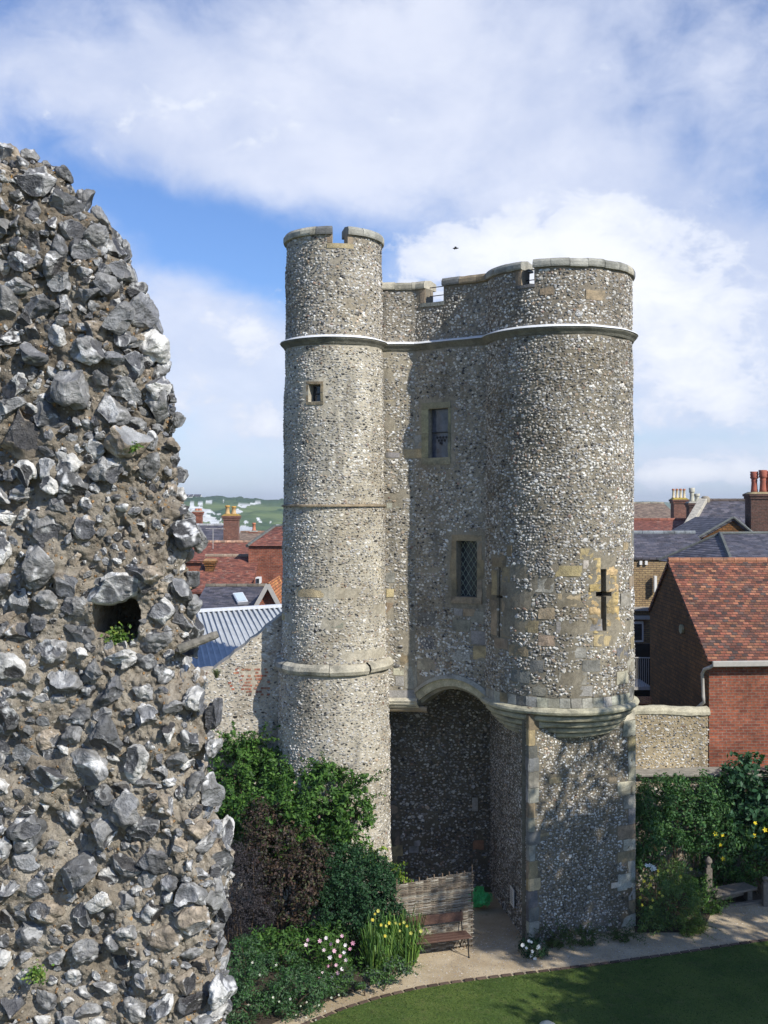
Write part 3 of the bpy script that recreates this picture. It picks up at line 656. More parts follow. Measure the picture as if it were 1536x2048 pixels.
ashB = [fB.rect(*r) for r in ((776, 1610, 800, 1640), (776, 1660, 800, 1690), (828, 1675, 850, 1692), (818, 1692, 838, 1706), (944, 1595, 956, 1622), (946, 1680, 968, 1700), (956, 1712, 974, 1726), (778, 1690, 806, 1712), (776, 1712, 795, 1760))]
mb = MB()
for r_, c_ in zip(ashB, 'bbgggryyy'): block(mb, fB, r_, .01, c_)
clad('passage_back_wall', fB, 0, 3.8, -.1, 6.5, barb, avoid=ashB, thick=.3, mcol=(.15, .13, .09), probs=[.05, .07, .13, .2, .25, .18, .08, .04], extra=mb)  # mortar and flints darkened to put the passage's shade into their colour
# right turret -----------------------------------------------------
def rectR(x0, y0, x1, y1):
    t = [math.asin(max(-1, min(1, (x-1117)/(RR0/26.0*F)))) for x in (x0, x1)]; D = RC[1]-RR0*math.cos(sum(t)/2)
    return (t[0]*RR0, t[1]*RR0, Z(y1, D), Z(y0, D))
hpR = math.pi*RR0; g2 = rectR(1028, 540, 1050, 570); gap2 = (g2[0], g2[1], CREN, TOP+1)
RB = Z(1418, 24.3)                       # foot of the turret drum
blk = [(1012, 1130, 1040, 1152, 'b'), (1047, 1156, 1086, 1185, 'g'), (1088, 1131, 1138, 1153, 'y'), (1093, 1187, 1136, 1213, 'y'), (1014, 1184, 1048, 1213, 'g'), (1058, 1215, 1088, 1238, 'b'), (1090, 1243, 1146, 1266, 'g'), (1146, 1238, 1178, 1262, 'g'), (1020, 1240, 1058, 1265, 'b'),
       (1058, 1270, 1088, 1292, 'b'), (1112, 1295, 1146, 1317, 'g'), (1008, 1290, 1040, 1312, 'b'), (1138, 1320, 1174, 1344, 'd'), (1095, 1345, 1147, 1370, 'g'), (1120, 1372, 1158, 1393, 'g'), (1134, 1097, 1160, 1118, 'y'), (1218, 1185, 1246, 1212, 'g'), (1230, 1240, 1254, 1262, 'p'),
       (1208, 1293, 1235, 1317, 'd'), (1208, 1342, 1236, 1368, 'p'), (1012, 1340, 1044, 1365, 'd'), (1240, 1152, 1260, 1172, 'b'), (1246, 1062, 1261, 1092, 'd'), (1044, 1320, 1068, 1345, 'd'), (1048, 1370, 1072, 1392, 'g'), (1232, 1318, 1256, 1342, 'g'), (1244, 1272, 1260, 1296, 'y'), (1160, 1268, 1205, 1292, 'y'),
       (1004, 1090, 1012, 1112, 'b'), (1140, 1120, 1160, 1138, 'p'), (1225, 1085, 1240, 1100, 'b'), (1145, 580, 1185, 600, 'b'), (1238, 1372, 1258, 1392, 'd'), (1060, 575, 1085, 590, 'b')]
loopA = rectR(1175, 1138, 1186, 1262); loopX = rectR(1165, 1183, 1198, 1193); loopB = rectR(990, 1135, 993, 1275); loopBX = rectR(987, 1191, 997, 1196)
jamb = []
for y0, y1, e, e2 in ((1115, 1135, 6, 4), (1135, 1150, 10, 10), (1150, 1168, 16, 8), (1168, 1183, 14, 12), (1196, 1214, 20, 10), (1214, 1236, 14, 12), (1236, 1252, 16, 14), (1252, 1266, 6, 16)):
    jamb += [(1166-e, y0, 1174, y1), (1187, y0, 1202+e2, y1)]
jamb += [(1150, 1183, 1164, 1196), (1199, 1183, 1214, 1196)]
jr = [rectR(*j) for j in jamb]
jb = [rectR(*j) for j in ((980, 1110, 1002, 1134), (996, 1134, 1010, 1165), (998, 1165, 1014, 1190), (996, 1198, 1012, 1225), (998, 1225, 1020, 1250), (996, 1250, 1010, 1275), (979, 1140, 988, 1190), (979, 1200, 988, 1270), (984, 1276, 1006, 1298))]
avR = [rectR(*b[:4]) for b in blk]+jr+jb+[rectR(1174, 1110, 1190, 1275), rectR(970, 1170, 996, 1198)]
mbA, mbB = MB(), MB()
def late_right():
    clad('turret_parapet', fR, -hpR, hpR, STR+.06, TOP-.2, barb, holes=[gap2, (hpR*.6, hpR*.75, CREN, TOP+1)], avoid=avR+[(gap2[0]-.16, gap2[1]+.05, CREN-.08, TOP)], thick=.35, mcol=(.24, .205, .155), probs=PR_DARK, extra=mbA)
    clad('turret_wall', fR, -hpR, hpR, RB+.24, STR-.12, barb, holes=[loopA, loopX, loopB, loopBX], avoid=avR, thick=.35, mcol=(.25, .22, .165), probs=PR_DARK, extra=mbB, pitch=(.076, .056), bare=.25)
mb = MB(); mb.lathe(*RC, [(0, CREN-.9), (RR0-.2, CREN-.9)], seg=40, col=ST['g']); mb.build('roof', M['stone'], barb)
mb = MB(); mb.box(-.3, 3.0, 27.2, 29.2, CREN-.9, CREN-.8, ST['g']); mb.build('roof', M['stone'], barb); mb = MB(); mb.box(-.3, 3, 28.6, 29, 6.2, STR+.8, ST['g']); mb.build('back_wall', M['stone'], barb)
mb = mbB
for b in blk: block(mb, fR, rectR(*b[:4]), .006, b[4], rough=.012)
nb = 24
rows_ = []
for i in range(nb):
    th0 = -100+200*i/nb; block(mb, fR, (R(th0)*RR0, R(th0+200/nb)*RR0, RB+.02, RB+.24), .006, 'ggbgdg'[rnd.randrange(6)])
block(mbA, fR, (gap2[0]-.16, gap2[0], CREN, TOP-.2), .012, 'b', .35); block(mbA, fR, (gap2[0]-.16, gap2[1]+.02, CREN-.08, CREN), .02, 'd', .35)
late_right()
lp = MB()
for r_ in jr: block(lp, fR, r_, rnd.uniform(-.012, .012), np.array((.56, .42, .20))*rnd.uniform(.8, 1.1), rough=.022, gap=.001, res=.028)
lo = lp.build('arrow_loop', M['stone'], barb)
dk = MB()
for r_ in (loopA, loopX): 
    p, n_ = fR(np.array([r_[0]-.02, r_[1]+.02, r_[1]+.02, r_[0]-.02]), np.array([r_[2]-.02, r_[2]-.02, r_[3]+.02, r_[3]+.02])); dk.add(p-n_*.3, [(0, 1, 2, 3)])
dk.build('slit', M['dark'], lo)
lp = MB()
for r_ in jb: block(lp, fR, r_, .006, 'b')
lo = lp.build('arrow_loop', M['stone'], barb); dk = MB()
for r_ in (loopB, loopBX):
    p, n_ = fR(np.array([r_[0]-.02, r_[1]+.02, r_[1]+.02, r_[0]-.02]), np.array([r_[2]-.02, r_[2]-.02, r_[3]+.02, r_[3]+.02])); dk.add(p-n_*.3, [(0, 1, 2, 3)])
dk.build('slit', M['dark'], lo)
mb = MB(); coping(mb, fR, gap2[1]-.02, hpR*.6, TOP, cols='gpdgg'); coping(mb, fR, -hpR*.6, gap2[0]+.02, TOP, cols='gpdgg'); coping(mb, fR, hpR*.75, hpR*1.4, TOP, cols='g'); mb.build('coping', M['stone'], barb)
rr = RR(STR); mb = MB(); mb.lathe(*RC, string_profile(rr, STR), -96, 180, seg=90, col=(.20, .19, .15), jit=.01); mb.build('string_course', M['stone'], barb)
mb = MB(); mb.lathe(*RC, [(rr-.02, STR+.105), (rr+.12, STR+.05), (rr+.135, STR+.028), (rr+.118, STR+.025), (rr+.1, STR+.04)], -92, 180, seg=110, jit=.008, col=(.8, .8, .8)); mb.build('lead_flashing', M['lead'], barb)
# corbelled foot of the right turret: stacked rolls
prof = [(RR0-.02, RB+.03)]; r0 = RR0+.10; zc = RB-.0
for k, (dr, hh) in enumerate(((0.0, .17), (.13, .16), (.14, .15), (.14, .14), (.14, .13))):
    r0 -= dr
    prof += [(r0-.04, zc), (r0+.02, zc-hh*.12), (r0+.04, zc-hh*.4), (r0+.02, zc-hh*.7), (r0-.05, zc-hh*.86), (r0-.12, zc-hh)]; zc -= hh
prof += [(.5, zc-.05)]
mb = MB(); mb.lathe(*RC, prof, -100, 100, seg=90, col=(.46, .43, .31), jit=.012); mb.build('corbel_rings', M['stone'], barb)
# pier under the right turret
FLc, FRc = (W(1058, 24.42), 24.42), (W(1270, 25.65), 25.65); BRc = (6.25, 28.6); BLc = (2.72, 28.3)
fP = poly([BLc, FLc, FRc, BRc]); PT = Z(1432, 24.42)
c1, c2 = fP.cum[1], fP.cum[2]; quo = []; z = 0.0; k = 0
mb = MB(); avP = []
while z < PT-.1:
    h = rnd.uniform(.27, .40); h = min(h, PT-z+.06); wR = rnd.choice((.16, .26, .22, .30)); wL = rnd.choice((.12, .2, .28))
    avP += [(c1-wL, c1, z, z+h), (c1, c1+wR, z, z+h)]
    col = np.array(ST[rnd.choice('dgbdgy')])*rnd.uniform(.8, 1.1)
    # one L shaped quoin: two faces meeting at the corner
    block(mb, fP, (c1-wL, c1+.006, z, z+h), .012, col); block(mb, fP, (c1-.006, c1+wR, z, z+h), .014, col)
    z += h
block(mb, fP, (c1-.15, c1+.006, z, z+.16), .0, 'r'); block(mb, fP, (c1-.006, c1+.16, z, z+.16), .0, 'r')
z = 0.0
while z < PT-.05:
    h = rnd.uniform(.24, .42); h = min(h, PT-z+.05); wL = rnd.choice((.2, .34, .42, .5)); col = ST[rnd.choice('gybgpd')]
    avP += [(c2-wL, c2, z, z+h)]; block(mb, fP, (c2-wL, c2+.004, z, z+h), .01, col); block(mb, fP, (c2-.004, c2+.3, z, z+h), .01, col); z += h
for r_, c_ in ((fP.rect(1098, 1554, 1122, 1566), 'y'), (fP.rect(1078, 1665, 1098, 1673), 'y'), (fP.rect(1222, 1764, 1242, 1775), 'p'), (fP.rect(1216, 1554, 1232, 1564), 'b')): avP.append(r_); block(mb, fP, r_, .012, c_)
# ashlar haunch below the corbel rings
avP2 = [(c1+.3, c1+.8, PT-.35, PT), (c2-.75, c2, PT-.55, PT)]
for a, b, c, d in ((c1+.26, c1+.55, PT-.3, PT-.02), (c2-.75, c2-.45, PT-.5, PT-.2), (c2-.7, c2-.3, PT-.2, PT)): block(mb, fP, (a, b, c, d), .006, 'p'); avP.append((a, b, c, d))
clad('pier_wall', fP, 0, fP.cum[-1], -.1, PT+.02, barb, avoid=avP, thick=.3, mcol=(.19, .165, .12), probs=[.17, .13, .14, .17, .16, .13, .08, .02], size=.85, extra=mb, bare=0)
mb = MB(); mb.add([(*BLc, PT-.02), (*FLc, PT-.02), (*FRc, PT-.02), (*BRc, PT-.02)], [(0, 1, 2, 3)], ST['g']); mb.build('pier_cap', M['stone'], barb)
# side and rear walls that close the gatehouse
fE = poly([(RC[0]+RR0*.95, 26.3), (6.25, 29.0)])
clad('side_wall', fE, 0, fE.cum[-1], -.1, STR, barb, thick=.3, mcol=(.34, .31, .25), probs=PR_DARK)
# safety rails across the two gaps of the parapet
def rail(f, a, b, zs):
    for z_ in zs:
        mb = MB(); ss = np.linspace(a-.05, b+.05, 5); p, n_ = f(ss, np.full(5, z_)); mb.tube(p-n_*.2, .011, 6); mb.build('safety_rail', M['iron'], barb)
rail(fW, crW[0], crW[1], (CREN+.19, CREN+.40)); rail(fR, gap2[0], gap2[1], (CREN+.13, CREN+.36))

# ------------------------------------------------------------------ ruined rubble wall close to the camera
RD = 3.3                                    # its distance
edge_px = [(-400, -200), (-60, 262), (60, 292), (115, 330), (150, 395), (215, 440), (235, 490), (268, 560), (290, 640), (300, 700), (325, 760), (336, 860), (352, 930), (362, 1000), (392, 1080), (384, 1150),
           (395, 1230), (402, 1290), (388, 1350), (410, 1400), (418, 1480), (414, 1560), (438, 1640), (462, 1720), (480, 1790), (446, 1860), (440, 1930), (452, 2000), (458, 2060), (455, 2300)]
ez = np.array([Z(y, RD) for x, y in edge_px])[::-1]; ex = np.array([W(x, RD) for x, y in edge_px])[::-1]
wall = thing('ruined_wall', 'broken end of a rough flint rubble wall standing close by on the left', 'ruined wall', (-1.0, 3.8, 0))
HOLE = (W(232, RD), Z(1238, RD), .068, .066)
XL = -2.0; RAD = .16; DEEP = 1.3
def wall_surf(u, z):
    """u: distance from the left end of the face; beyond the corner it wraps round the broken end"""
    xe = np.interp(z, ez, ex); front = xe-RAD-XL; q = u-front
    th = np.clip(q/RAD, 0, math.pi/2); back = np.maximum(q-RAD*math.pi/2, 0)
    x = np.where(q < 0, XL+u, xe-RAD+RAD*np.sin(th)); y = RD+RAD*(1-np.cos(th))+back; x = x-(y-RD)*.30
    n = np.stack([np.sin(th), -np.cos(th), 0*th], -1)
    p = np.stack([x, y, z], -1)
    d = fbm(p*[3.2, 3.2, 3.2], 3, 21)*.04+fbm(p*14, 4, 22, .65)*.022+fbm(p*75, 2, 25, .6)*.005
    hx = (x-HOLE[0]-(z-HOLE[1])*.25)/HOLE[2]; hz = (z-HOLE[1]+.02*hx)/HOLE[3]; rr_ = (np.abs(hx)**3+np.abs(hz)**3)**(1/3.)+fbm(p*24, 2, 30)*.12
    d = np.where(q < 0, d-np.clip((1.08-rr_)*8, 0, 1)*.34, d)
    return p+n*d[..., None], n
zt_, zb_ = Z(225, RD), Z(2140, RD)
nu, nv_ = 520, 720
uu = np.concatenate([np.linspace(.45, 1.15, 110), np.linspace(1.155, 2.1, nu-110)]); zz = np.linspace(zb_, zt_, nv_)
UU, ZZ = np.meshgrid(uu, zz, indexing='ij')
xe = np.interp(ZZ, ez, ex); total = xe-RAD-XL+RAD*math.pi/2+.55
Un = UU/uu[-1]*total
pp, nn = wall_surf(Un.ravel(), ZZ.ravel()); ii = np.arange(nu*nv_).reshape(nu, nv_)
fq = np.stack([ii[:-1, :-1], ii[1:, :-1], ii[1:, 1:], ii[:-1, 1:]], -1).reshape(-1, 4)
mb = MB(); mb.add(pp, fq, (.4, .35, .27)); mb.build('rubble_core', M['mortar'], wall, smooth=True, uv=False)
mb = MB()
us = np.linspace(0, 1, 30); zs = np.linspace(-.2, zb_, 60); U2, Z2 = np.meshgrid(us, zs, indexing='ij')
U2 = U2*(np.interp(Z2, ez, ex)-XL+.6); p2, _ = wall_surf(U2.ravel(), Z2.ravel()); i2 = np.arange(1800).reshape(30, 60)
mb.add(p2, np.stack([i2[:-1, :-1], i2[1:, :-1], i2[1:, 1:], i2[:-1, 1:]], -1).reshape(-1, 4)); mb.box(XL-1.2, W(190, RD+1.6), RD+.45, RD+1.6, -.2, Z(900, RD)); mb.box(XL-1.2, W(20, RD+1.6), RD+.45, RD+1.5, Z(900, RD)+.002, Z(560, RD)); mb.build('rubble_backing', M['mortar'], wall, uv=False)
V3, F3 = subdiv(*subdiv(*subdiv(ICO_V, ICO_F))); V4, F4 = subdiv(V3, F3)
def nodule(size, seed, hi=True):
    r = np.random.default_rng(seed); V, Ff = (V4, F4) if hi else (V3, F3)
    ax = np.array((1, r.uniform(.55, .95), r.uniform(.5, .85))); v = V.copy()
    lump = 1+.40*vnoise(v*r.uniform(.9, 1.3)+seed*3.1, 1)+.20*vnoise(v*2.1+seed*1.7, 2)+.10*vnoise(v*4.5+seed, 3)
    v = v*lump[:, None]*ax; col = np.zeros((len(v), 3)); mask = np.zeros(len(v)); rim = np.zeros(len(v))
    v[:, 0] += .25*v[:, 1]**2*r.uniform(-1, 1); v[:, 1] += .3*v[:, 0]**2*r.uniform(-1, 1)
    for k in range(r.integers(1, 5)):
        n = nrm(r.normal(size=3)*[.8, .8, .8]+np.array((0, 0, .9 if k < 2 else 0))); d = r.uniform(.42, .72)*ax.mean()
        h = v@n-d; lat = v-np.outer(v@n, n); rr = np.linalg.norm(lat, axis=1)
        cut = h > 0; rip = .004*np.sin(rr*26+r.uniform(0, 6)); newh = -.10*np.clip(1-(rr/.75)**2, 0, 1)+rip*cut
        v = np.where(cut[:, None], v-np.outer(h-newh, n), v); edge = np.exp(-(h/.05)**2)
        mask = np.where(cut, 1, mask); rim = np.maximum(rim*(1-cut*.8), edge)
    v += nrm(v)*(.02*fbm(V*9+seed, 2, 7)*(1-mask))[:, None]
    pal = r.random(); core = np.array(((.09, .09, .095), (.17, .17, .175), (.045, .043, .043), (.24, .24, .24))[r.integers(0, 4)])*r.uniform(.8, 1.3)
    cort = np.array((.25, .245, .235) if pal < .46 else (.58, .565, .53) if pal < .66 else (.34, .28, .21) if pal < .82 else (.13, .13, .13))*r.uniform(.8, 1.15)
    mot = np.clip(.5+.9*fbm(V*2.3+seed*2, 3, 9), 0, 1)[:, None]
    cc = cort*(.65+.55*mot); col = np.where(mask[:, None] > .5, core*(.75+.6*mot), cc)
    rs = r.choice((0, .25, .6, .85), p=(.35, .3, .2, .15))*np.clip(.6+1.3*vnoise(V*2.2+seed, 14), 0, 1)*rim; col = col*(1-rs[:, None])+np.array((.66, .65, .62))*rs[:, None]
    wp = (np.clip(fbm(V*1.6+seed*.7, 3, 15)*2.2-.75, 0, 1)*(r.random() < .45))[:, None]; col = col*(1-wp)+np.array((.68, .67, .65))*wp
    return v*size, Ff, np.hstack([np.clip(col, 0, .82), np.clip(mask*.9+.25*(pal < .5), 0, 1)[:, None]])
def place_nodule(mb, u, z, size, seed, sink=.25, ang=None, flat=False):
    p, n = wall_surf(np.array([u]), np.array([z])); p = p[0]; n = n[0]
    v, f_, c = nodule(size, seed, size > .038); r = np.random.default_rng(seed+5)
    T = nrm(np.cross((0, 0, 1.), n)); U = np.cross(n, T); a = r.normal(-.25, .55) if ang is None else ang
    T2 = T*math.cos(a)+U*math.sin(a); U2 = -T*math.sin(a)+U*math.cos(a)
    N2 = nrm(n+r.normal(0, .22, 3)+np.array((0, 0, .15)))
    v = p+v[:, :1]*T2+v[:, 1:2]*U2*(.6 if flat else 1)+v[:, 2:]*N2+N2*size*sink
    mb.add(v, f_, c)
mb = MB(); pts = []; r_ = np.random.default_rng(11); tries = 0
def wpx(px, py): return W(px, RD), Z(py, RD)
hero = [(40, 885, .085, -.5), (145, 775, .075, 1.2), (20, 615, .06, 1.5), (65, 380, .055, .1), (290, 680, .06, 1.0), (260, 735, .045, .9), (95, 1060, .075, .05), (85, 1130, .075, 1.0), (30, 770, .05, .2),
        (140, 930, .05, -.2), (250, 1610, .05, 0), (110, 1550, .06, 0), (150, 1740, .075, .6), (260, 1860, .045, 0), (205, 1590, .045, .2), (390, 1572, .052, .4), (425, 1700, .05, .4), (455, 1800, .055, -.2),
        (95, 1830, .05, -.2), (60, 1660, .06, .5), (310, 1820, .042, -.9), (45, 1215, .05, 1.4), (25, 1330, .055, 1.4), (160, 1430, .042, -.1), (395, 1340, .05, .5), (390, 1115, .034, 1.0), (375, 1040, .035, -.8),
        (370, 1140, .03, 0), (225, 455, .05, 0), (120, 410, .055, -.4), (60, 300, .045, -.3), (15, 300, .045, -.3), (110, 335, .042, -.7), (260, 530, .045, -.3), (290, 585, .045, .3), (330, 770, .04, .2), (345, 920, .035, .2), (350, 985, .035, 1.2), (190, 470, .05, 0),
        (410, 1410, .04, .3), (430, 1560, .03, .2), (385, 2010, .06, .2), (440, 1650, .04, .8)]
ids = 0
for px, py, s_, a_ in hero:
    s_ *= .86
    x_, z_ = wpx(px, py); u_ = x_-XL
    xe_ = np.interp(z_, ez, ex)
    if x_ > xe_-RAD: u_ = xe_-RAD-XL+RAD*math.asin(min(1, (x_-(xe_-RAD))/RAD))
    pts.append((u_, z_, s_)); place_nodule(mb, u_, z_, s_, 100+ids, .32, a_); ids += 1
for py in range(225, 2120, 30):            # the irregular silhouette of the broken end
    z_ = Z(py+r_.uniform(-9, 9), RD); s_ = r_.uniform(.026, .058); xe_ = np.interp(z_, ez, ex); u_ = xe_-RAD-XL+RAD*r_.uniform(.8, 1.5)
    if any((u_-a)**2+(z_-b)**2 < ((s_+c)*.72)**2 for a, b, c in pts): continue
    pts.append((u_, z_, s_)); place_nodule(mb, u_, z_, s_, 700+ids, r_.uniform(.4, 1.0)); ids += 1
while tries < 16000 and len(pts) < 1300:
    tries += 1; z_ = r_.uniform(zb_, zt_); xe_ = np.interp(z_, ez, ex); u_ = r_.uniform(.6, xe_-XL+RAD*.9+.12); x_ = XL+u_
    s_ = r_.choice((.056, .048, .040, .031, .022), p=(.14, .28, .3, .18, .10)) if tries < 7000 else r_.uniform(.009, .024)
    if abs(x_-HOLE[0]) < HOLE[2]+s_*.5 and abs(z_-HOLE[1]) < HOLE[3]+s_*.5: continue
    patch = abs(x_-W(270, RD)) < .14 and abs(z_-Z(1050, RD)) < .16
    if patch and s_ > .018: continue
    k = .80 if z_ > Z(1000, RD) else .92
    if any((u_-a)**2+((z_-b)*1.15)**2 < ((s_+c)*k)**2 for a, b, c in pts): continue
    pts.append((u_, z_, s_)); place_nodule(mb, u_, z_, s_, 2000+tries, r_.uniform(.02, .4)); 
# lintel flint over the hole and pale sill stone under it
for px, py, s_, a_, sd_ in ((225, 1178, .075, .22, 9001), (285, 1150, .055, .1, 9014), (240, 1313, .052, .1, 9008), (305, 1268, .04, .0, 9005)):
    x_, z_ = wpx(px, py); place_nodule(mb, x_-XL, z_, s_, sd_, .2, a_, True)
mb.build('flint_nodules', M['nodule'], wall, smooth=True, uv=False)
# an iron-grey peg of stone sticking out of the end
mb = MB(); a = np.array(P(375, 1292, RD)); b = np.array(P(436, 1268, RD+.03)); pt = [a+(b-a)*t for t in np.linspace(-.3, 1, 9)]; mb.tube(pt, [.014, .015, .0125, .014, .012, .0135, .012, .013, .010], 9, (.22, .20, .165))
mb.build('projecting_stone', M['stone'], wall)
print('nodules', len(pts))

# ------------------------------------------------------------------ ground, lawn, path
def struct(name, mb, mat, **k):
    o = mb.build(name, mat, **k); o['kind'] = 'structure'; return o
g = MB(); n_ = 60; xs = np.sinh(np.linspace(-7, 7, n_))*14; ys = np.sinh(np.linspace(-7, 7, n_))*14
X, Y = np.meshgrid(xs, ys, indexing='ij'); dist = np.hypot(X, Y-20)
Zg = np.where(dist > 60, -np.clip((dist-60)/60, 0, 1)*6, 0)
g.add(np.stack([X, Y, Zg], -1).reshape(-1, 3), [(i*n_+j, (i+1)*n_+j, (i+1)*n_+j+1, i*n_+j+1) for i in range(n_-1) for j in range(n_-1)]); struct('ground', g, M['earth'])
ledge = [(430, 2170), (520, 2100), (600, 2054), (692, 2017), (760, 1996), (830, 1979), (900, 1967), (1000, 1954), (1100, 1942), (1200, 1930), (1300, 1916), (1420, 1898), (1536, 1881), (1700, 1860), (2000, 1838)]
LP = [G(*p) for p in ledge]
mb = MB(); mb.sheet([(-9, 5), (14, 5), (16, 27.9), (-9, 27.9)], .006); struct('path', mb, M['path'])
mb = MB(); mb.sheet([(-6.0, 8)]+[(p[0]+.02, p[1]-.05) for p in LP]+[(16, 8)], .016)
struct('lawn', mb, M['lawn'])
mb = MB()
for i in range(len(LP)-1):
    a, b = np.array(LP[i]), np.array(LP[i+1]); L_ = np.linalg.norm(b-a); k = int(L_/.23)
    for j in range(k):
        p = a+(b-a)*(j+.5)/k; d = (b-a)/L_; q = d*(.105); z_ = .028+rnd.uniform(-.006, .006); c_ = np.array((.11, .075, .055))*rnd.uniform(.6, 1.3)
        mb.bar((p[0]-q[0], p[1]-q[1], z_-.01), (p[0]+q[0], p[1]+q[1], z_-.01), .085, .035, c_)
o = mb.build('lawn_edging', M['pot']); tag(o, 'row of dark red bricks edging the lawn along the path', 'edging')
# uneven grass tufts of the lawn's edge
def leafcloud(mb, pts, nrmls, size, cols, aspect=.5, jitter=.5, fold=.25):
    n = len(pts); a = nrm(rng.normal(size=(n, 3))*jitter+nrmls); t = nrm(np.cross(a, rng.normal(size=(n, 3)))); b = np.cross(a, t)
    s = size*rng.uniform(.6, 1.35, n)[:, None]; L = t*s; Wd = b*s*aspect
    v = np.stack([pts-L, pts+Wd*.9-L*.1+a*s*fold*.4, pts+L, pts-Wd*.9-L*.1+a*s*fold*.4], 1)
    cols = np.array(cols); ci = rng.integers(0, len(cols), n); c = cols[ci]*rng.uniform(.65, 1.3, (n, 1)); c = np.repeat(np.hstack([c, np.ones((n, 1))])[:, None], 4, 1)
    i = np.arange(n)*4; f = np.concatenate([np.stack([i, i+1, i+2], 1), np.stack([i, i+2, i+3], 1)]); mb.add(v.reshape(-1, 3), f, c.reshape(-1, 4))
def bush_points(blobs, n, clump=.22, shell=.35):
    """points in leaf clumps scattered over the shells of several ellipsoids"""
    vol = np.array([b[3]*b[4]*b[5] for b in blobs])**.67; k = rng.choice(len(blobs), max(6, n//38), p=vol/vol.sum()); B = np.array(blobs, float)
    d = nrm(rng.normal(size=(len(k), 3))); r = 1-shell*rng.random(len(k))**1.6; cen = B[k, :3]+d*B[k, 3:6]*r[:, None]*(1+.15*vnoise(d*3+k[:, None], 3))[:, None]
    c = rng.integers(0, len(k), n); cs = clump*rng.uniform(.5, 1.5, len(k)); off = nrm(rng.normal(size=(n, 3)))*(rng.random((n, 1))**.5)*cs[c][:, None]
    return cen[c]+off, nrm(d[c]*.8+nrm(off)*.8+np.array((0, 0, .35)))
GREEN = [(.05, .12, .02), (.07, .16, .03), (.035, .085, .02), (.10, .20, .035)]; DARKG = [(.02, .065, .025), (.03, .085, .03), (.018, .05, .02), (.045, .11, .04)]
def px_blob(px, py, D, rx, ry, rd=None):
    """ellipsoid centred on a photo position at a known distance, radii given in photo pixels"""
    x, y, z = P(px, py, D); a = rx/F*D; b = ry/F*D; return (x, y, z, a, rd if rd else (a+b)/2*.8, b)
def shrub(name, label, cat, blobs, n, size, cols, aspect=.5, clump=.2, stems=8, stemcol='bark', group=None, extra=None, shoots=22, shoot_len=1.1):
    cx = float(np.mean([b[0] for b in blobs])); cy = float(np.mean([b[1] for b in blobs])); t = thing(name, label, cat, (cx, cy, 0), group)
    mb = MB(); p, nn = bush_points(blobs, n, clump); ok = p[:, 2] > .02; leafcloud(mb, p[ok], nn[ok], size, cols, aspect)
    st = MB()
    for i in range(int(shoots)):
        b = blobs[rnd.randrange(len(blobs))]; d = nrm(np.array((rnd.uniform(-1, 1), rnd.uniform(-.8, .3), rnd.uniform(.1, 1)))); L_ = rnd.uniform(.12, .38)*shoot_len; s0 = np.array(b[:3])+d*np.array(b[3:6])*.85
        pt = [s0+d*L_*k+np.array((0, 0, -.25*L_*k*k)) for k in np.linspace(0, 1.3, 6)]; st.tube(pt, [.006, .005, .004, .003, .003, .002], 4); q_ = np.repeat(np.array(pt), 6, 0)+rng.normal(0, .022, (36, 3)); leafcloud(mb, q_, np.tile(d, (36, 1)), size*.85, cols, aspect)
    mb.build('foliage', M['leaf'], t, uv=False)
    for i in range(stems):
        b = blobs[i % len(blobs)]; e = np.array((b[0]+rnd.uniform(-.6, .6)*b[3], b[1]+rnd.uniform(-.5, .5)*b[4], b[2]+rnd.uniform(-.3, .7)*b[5])); s0 = np.array((cx+(e[0]-cx)*.5+rnd.uniform(-.1, .1), cy+(e[1]-cy)*.5, 0)); mid = (s0+e)/2+np.array((rnd.uniform(-.1, .1), 0, .1)); st.tube([s0, mid, e], [.018, .013, .005], 5)
    st.build('stems', M[stemcol], t)
    if extra: extra(t)
    return t
def flowers(name, pts, size, cols, t, petals=5, up=.3):
    for i, p in enumerate(pts):
        mb = MB(); n = nrm(np.array((rnd.uniform(-.5, .7), -1, up+rnd.uniform(-.2, .5)))); a = nrm(np.cross(n, (0.1, 0, 1))); b = np.cross(n, a); c = np.array(cols[i % len(cols)]); s = size*rnd.uniform(.75, 1.2)
        for k in range(petals):
            th = 2*math.pi*k/petals; d = a*math.cos(th)+b*math.sin(th); e = np.cross(n, d); mb.add([p, p+d*s*.55+e*s*.28+n*s*.15, p+d*s+n*s*.3, p+d*s*.55-e*s*.28+n*s*.15], [(0, 1, 2), (0, 2, 3)], c*rnd.uniform(.85, 1.1))
        mb.build(name, M['petal'], t, uv=False)
def blades(mb, base, n, h, spread, cols, wdt=.02, droop=.5):
    for i in range(n):
        a = rnd.uniform(0, 6.283); hh = h*rnd.uniform(.55, 1.1); r = spread*rnd.uniform(.3, 1); d = np.array((math.cos(a), math.sin(a), 0)); s = np.array(base)+d*rnd.uniform(0, .25)*spread
        e = np.array((-d[1], d[0], 0))*wdt; c = np.array(rnd.choice(cols))*rnd.uniform(.7, 1.3); pts = [s, s+d*r*.3+np.array((0, 0, hh*.55)), s+d*r*.75+np.array((0, 0, hh*.95)), s+d*r*1.2+np.array((0, 0, hh*(1-droop*.5)))]
        v = [pts[0]-e, pts[0]+e, pts[1]-e, pts[1]+e, pts[2]-e*.7, pts[2]+e*.7, pts[3]]; mb.add(v, [(0, 1, 3, 2), (2, 3, 5, 4), (4, 5, 6)], c)

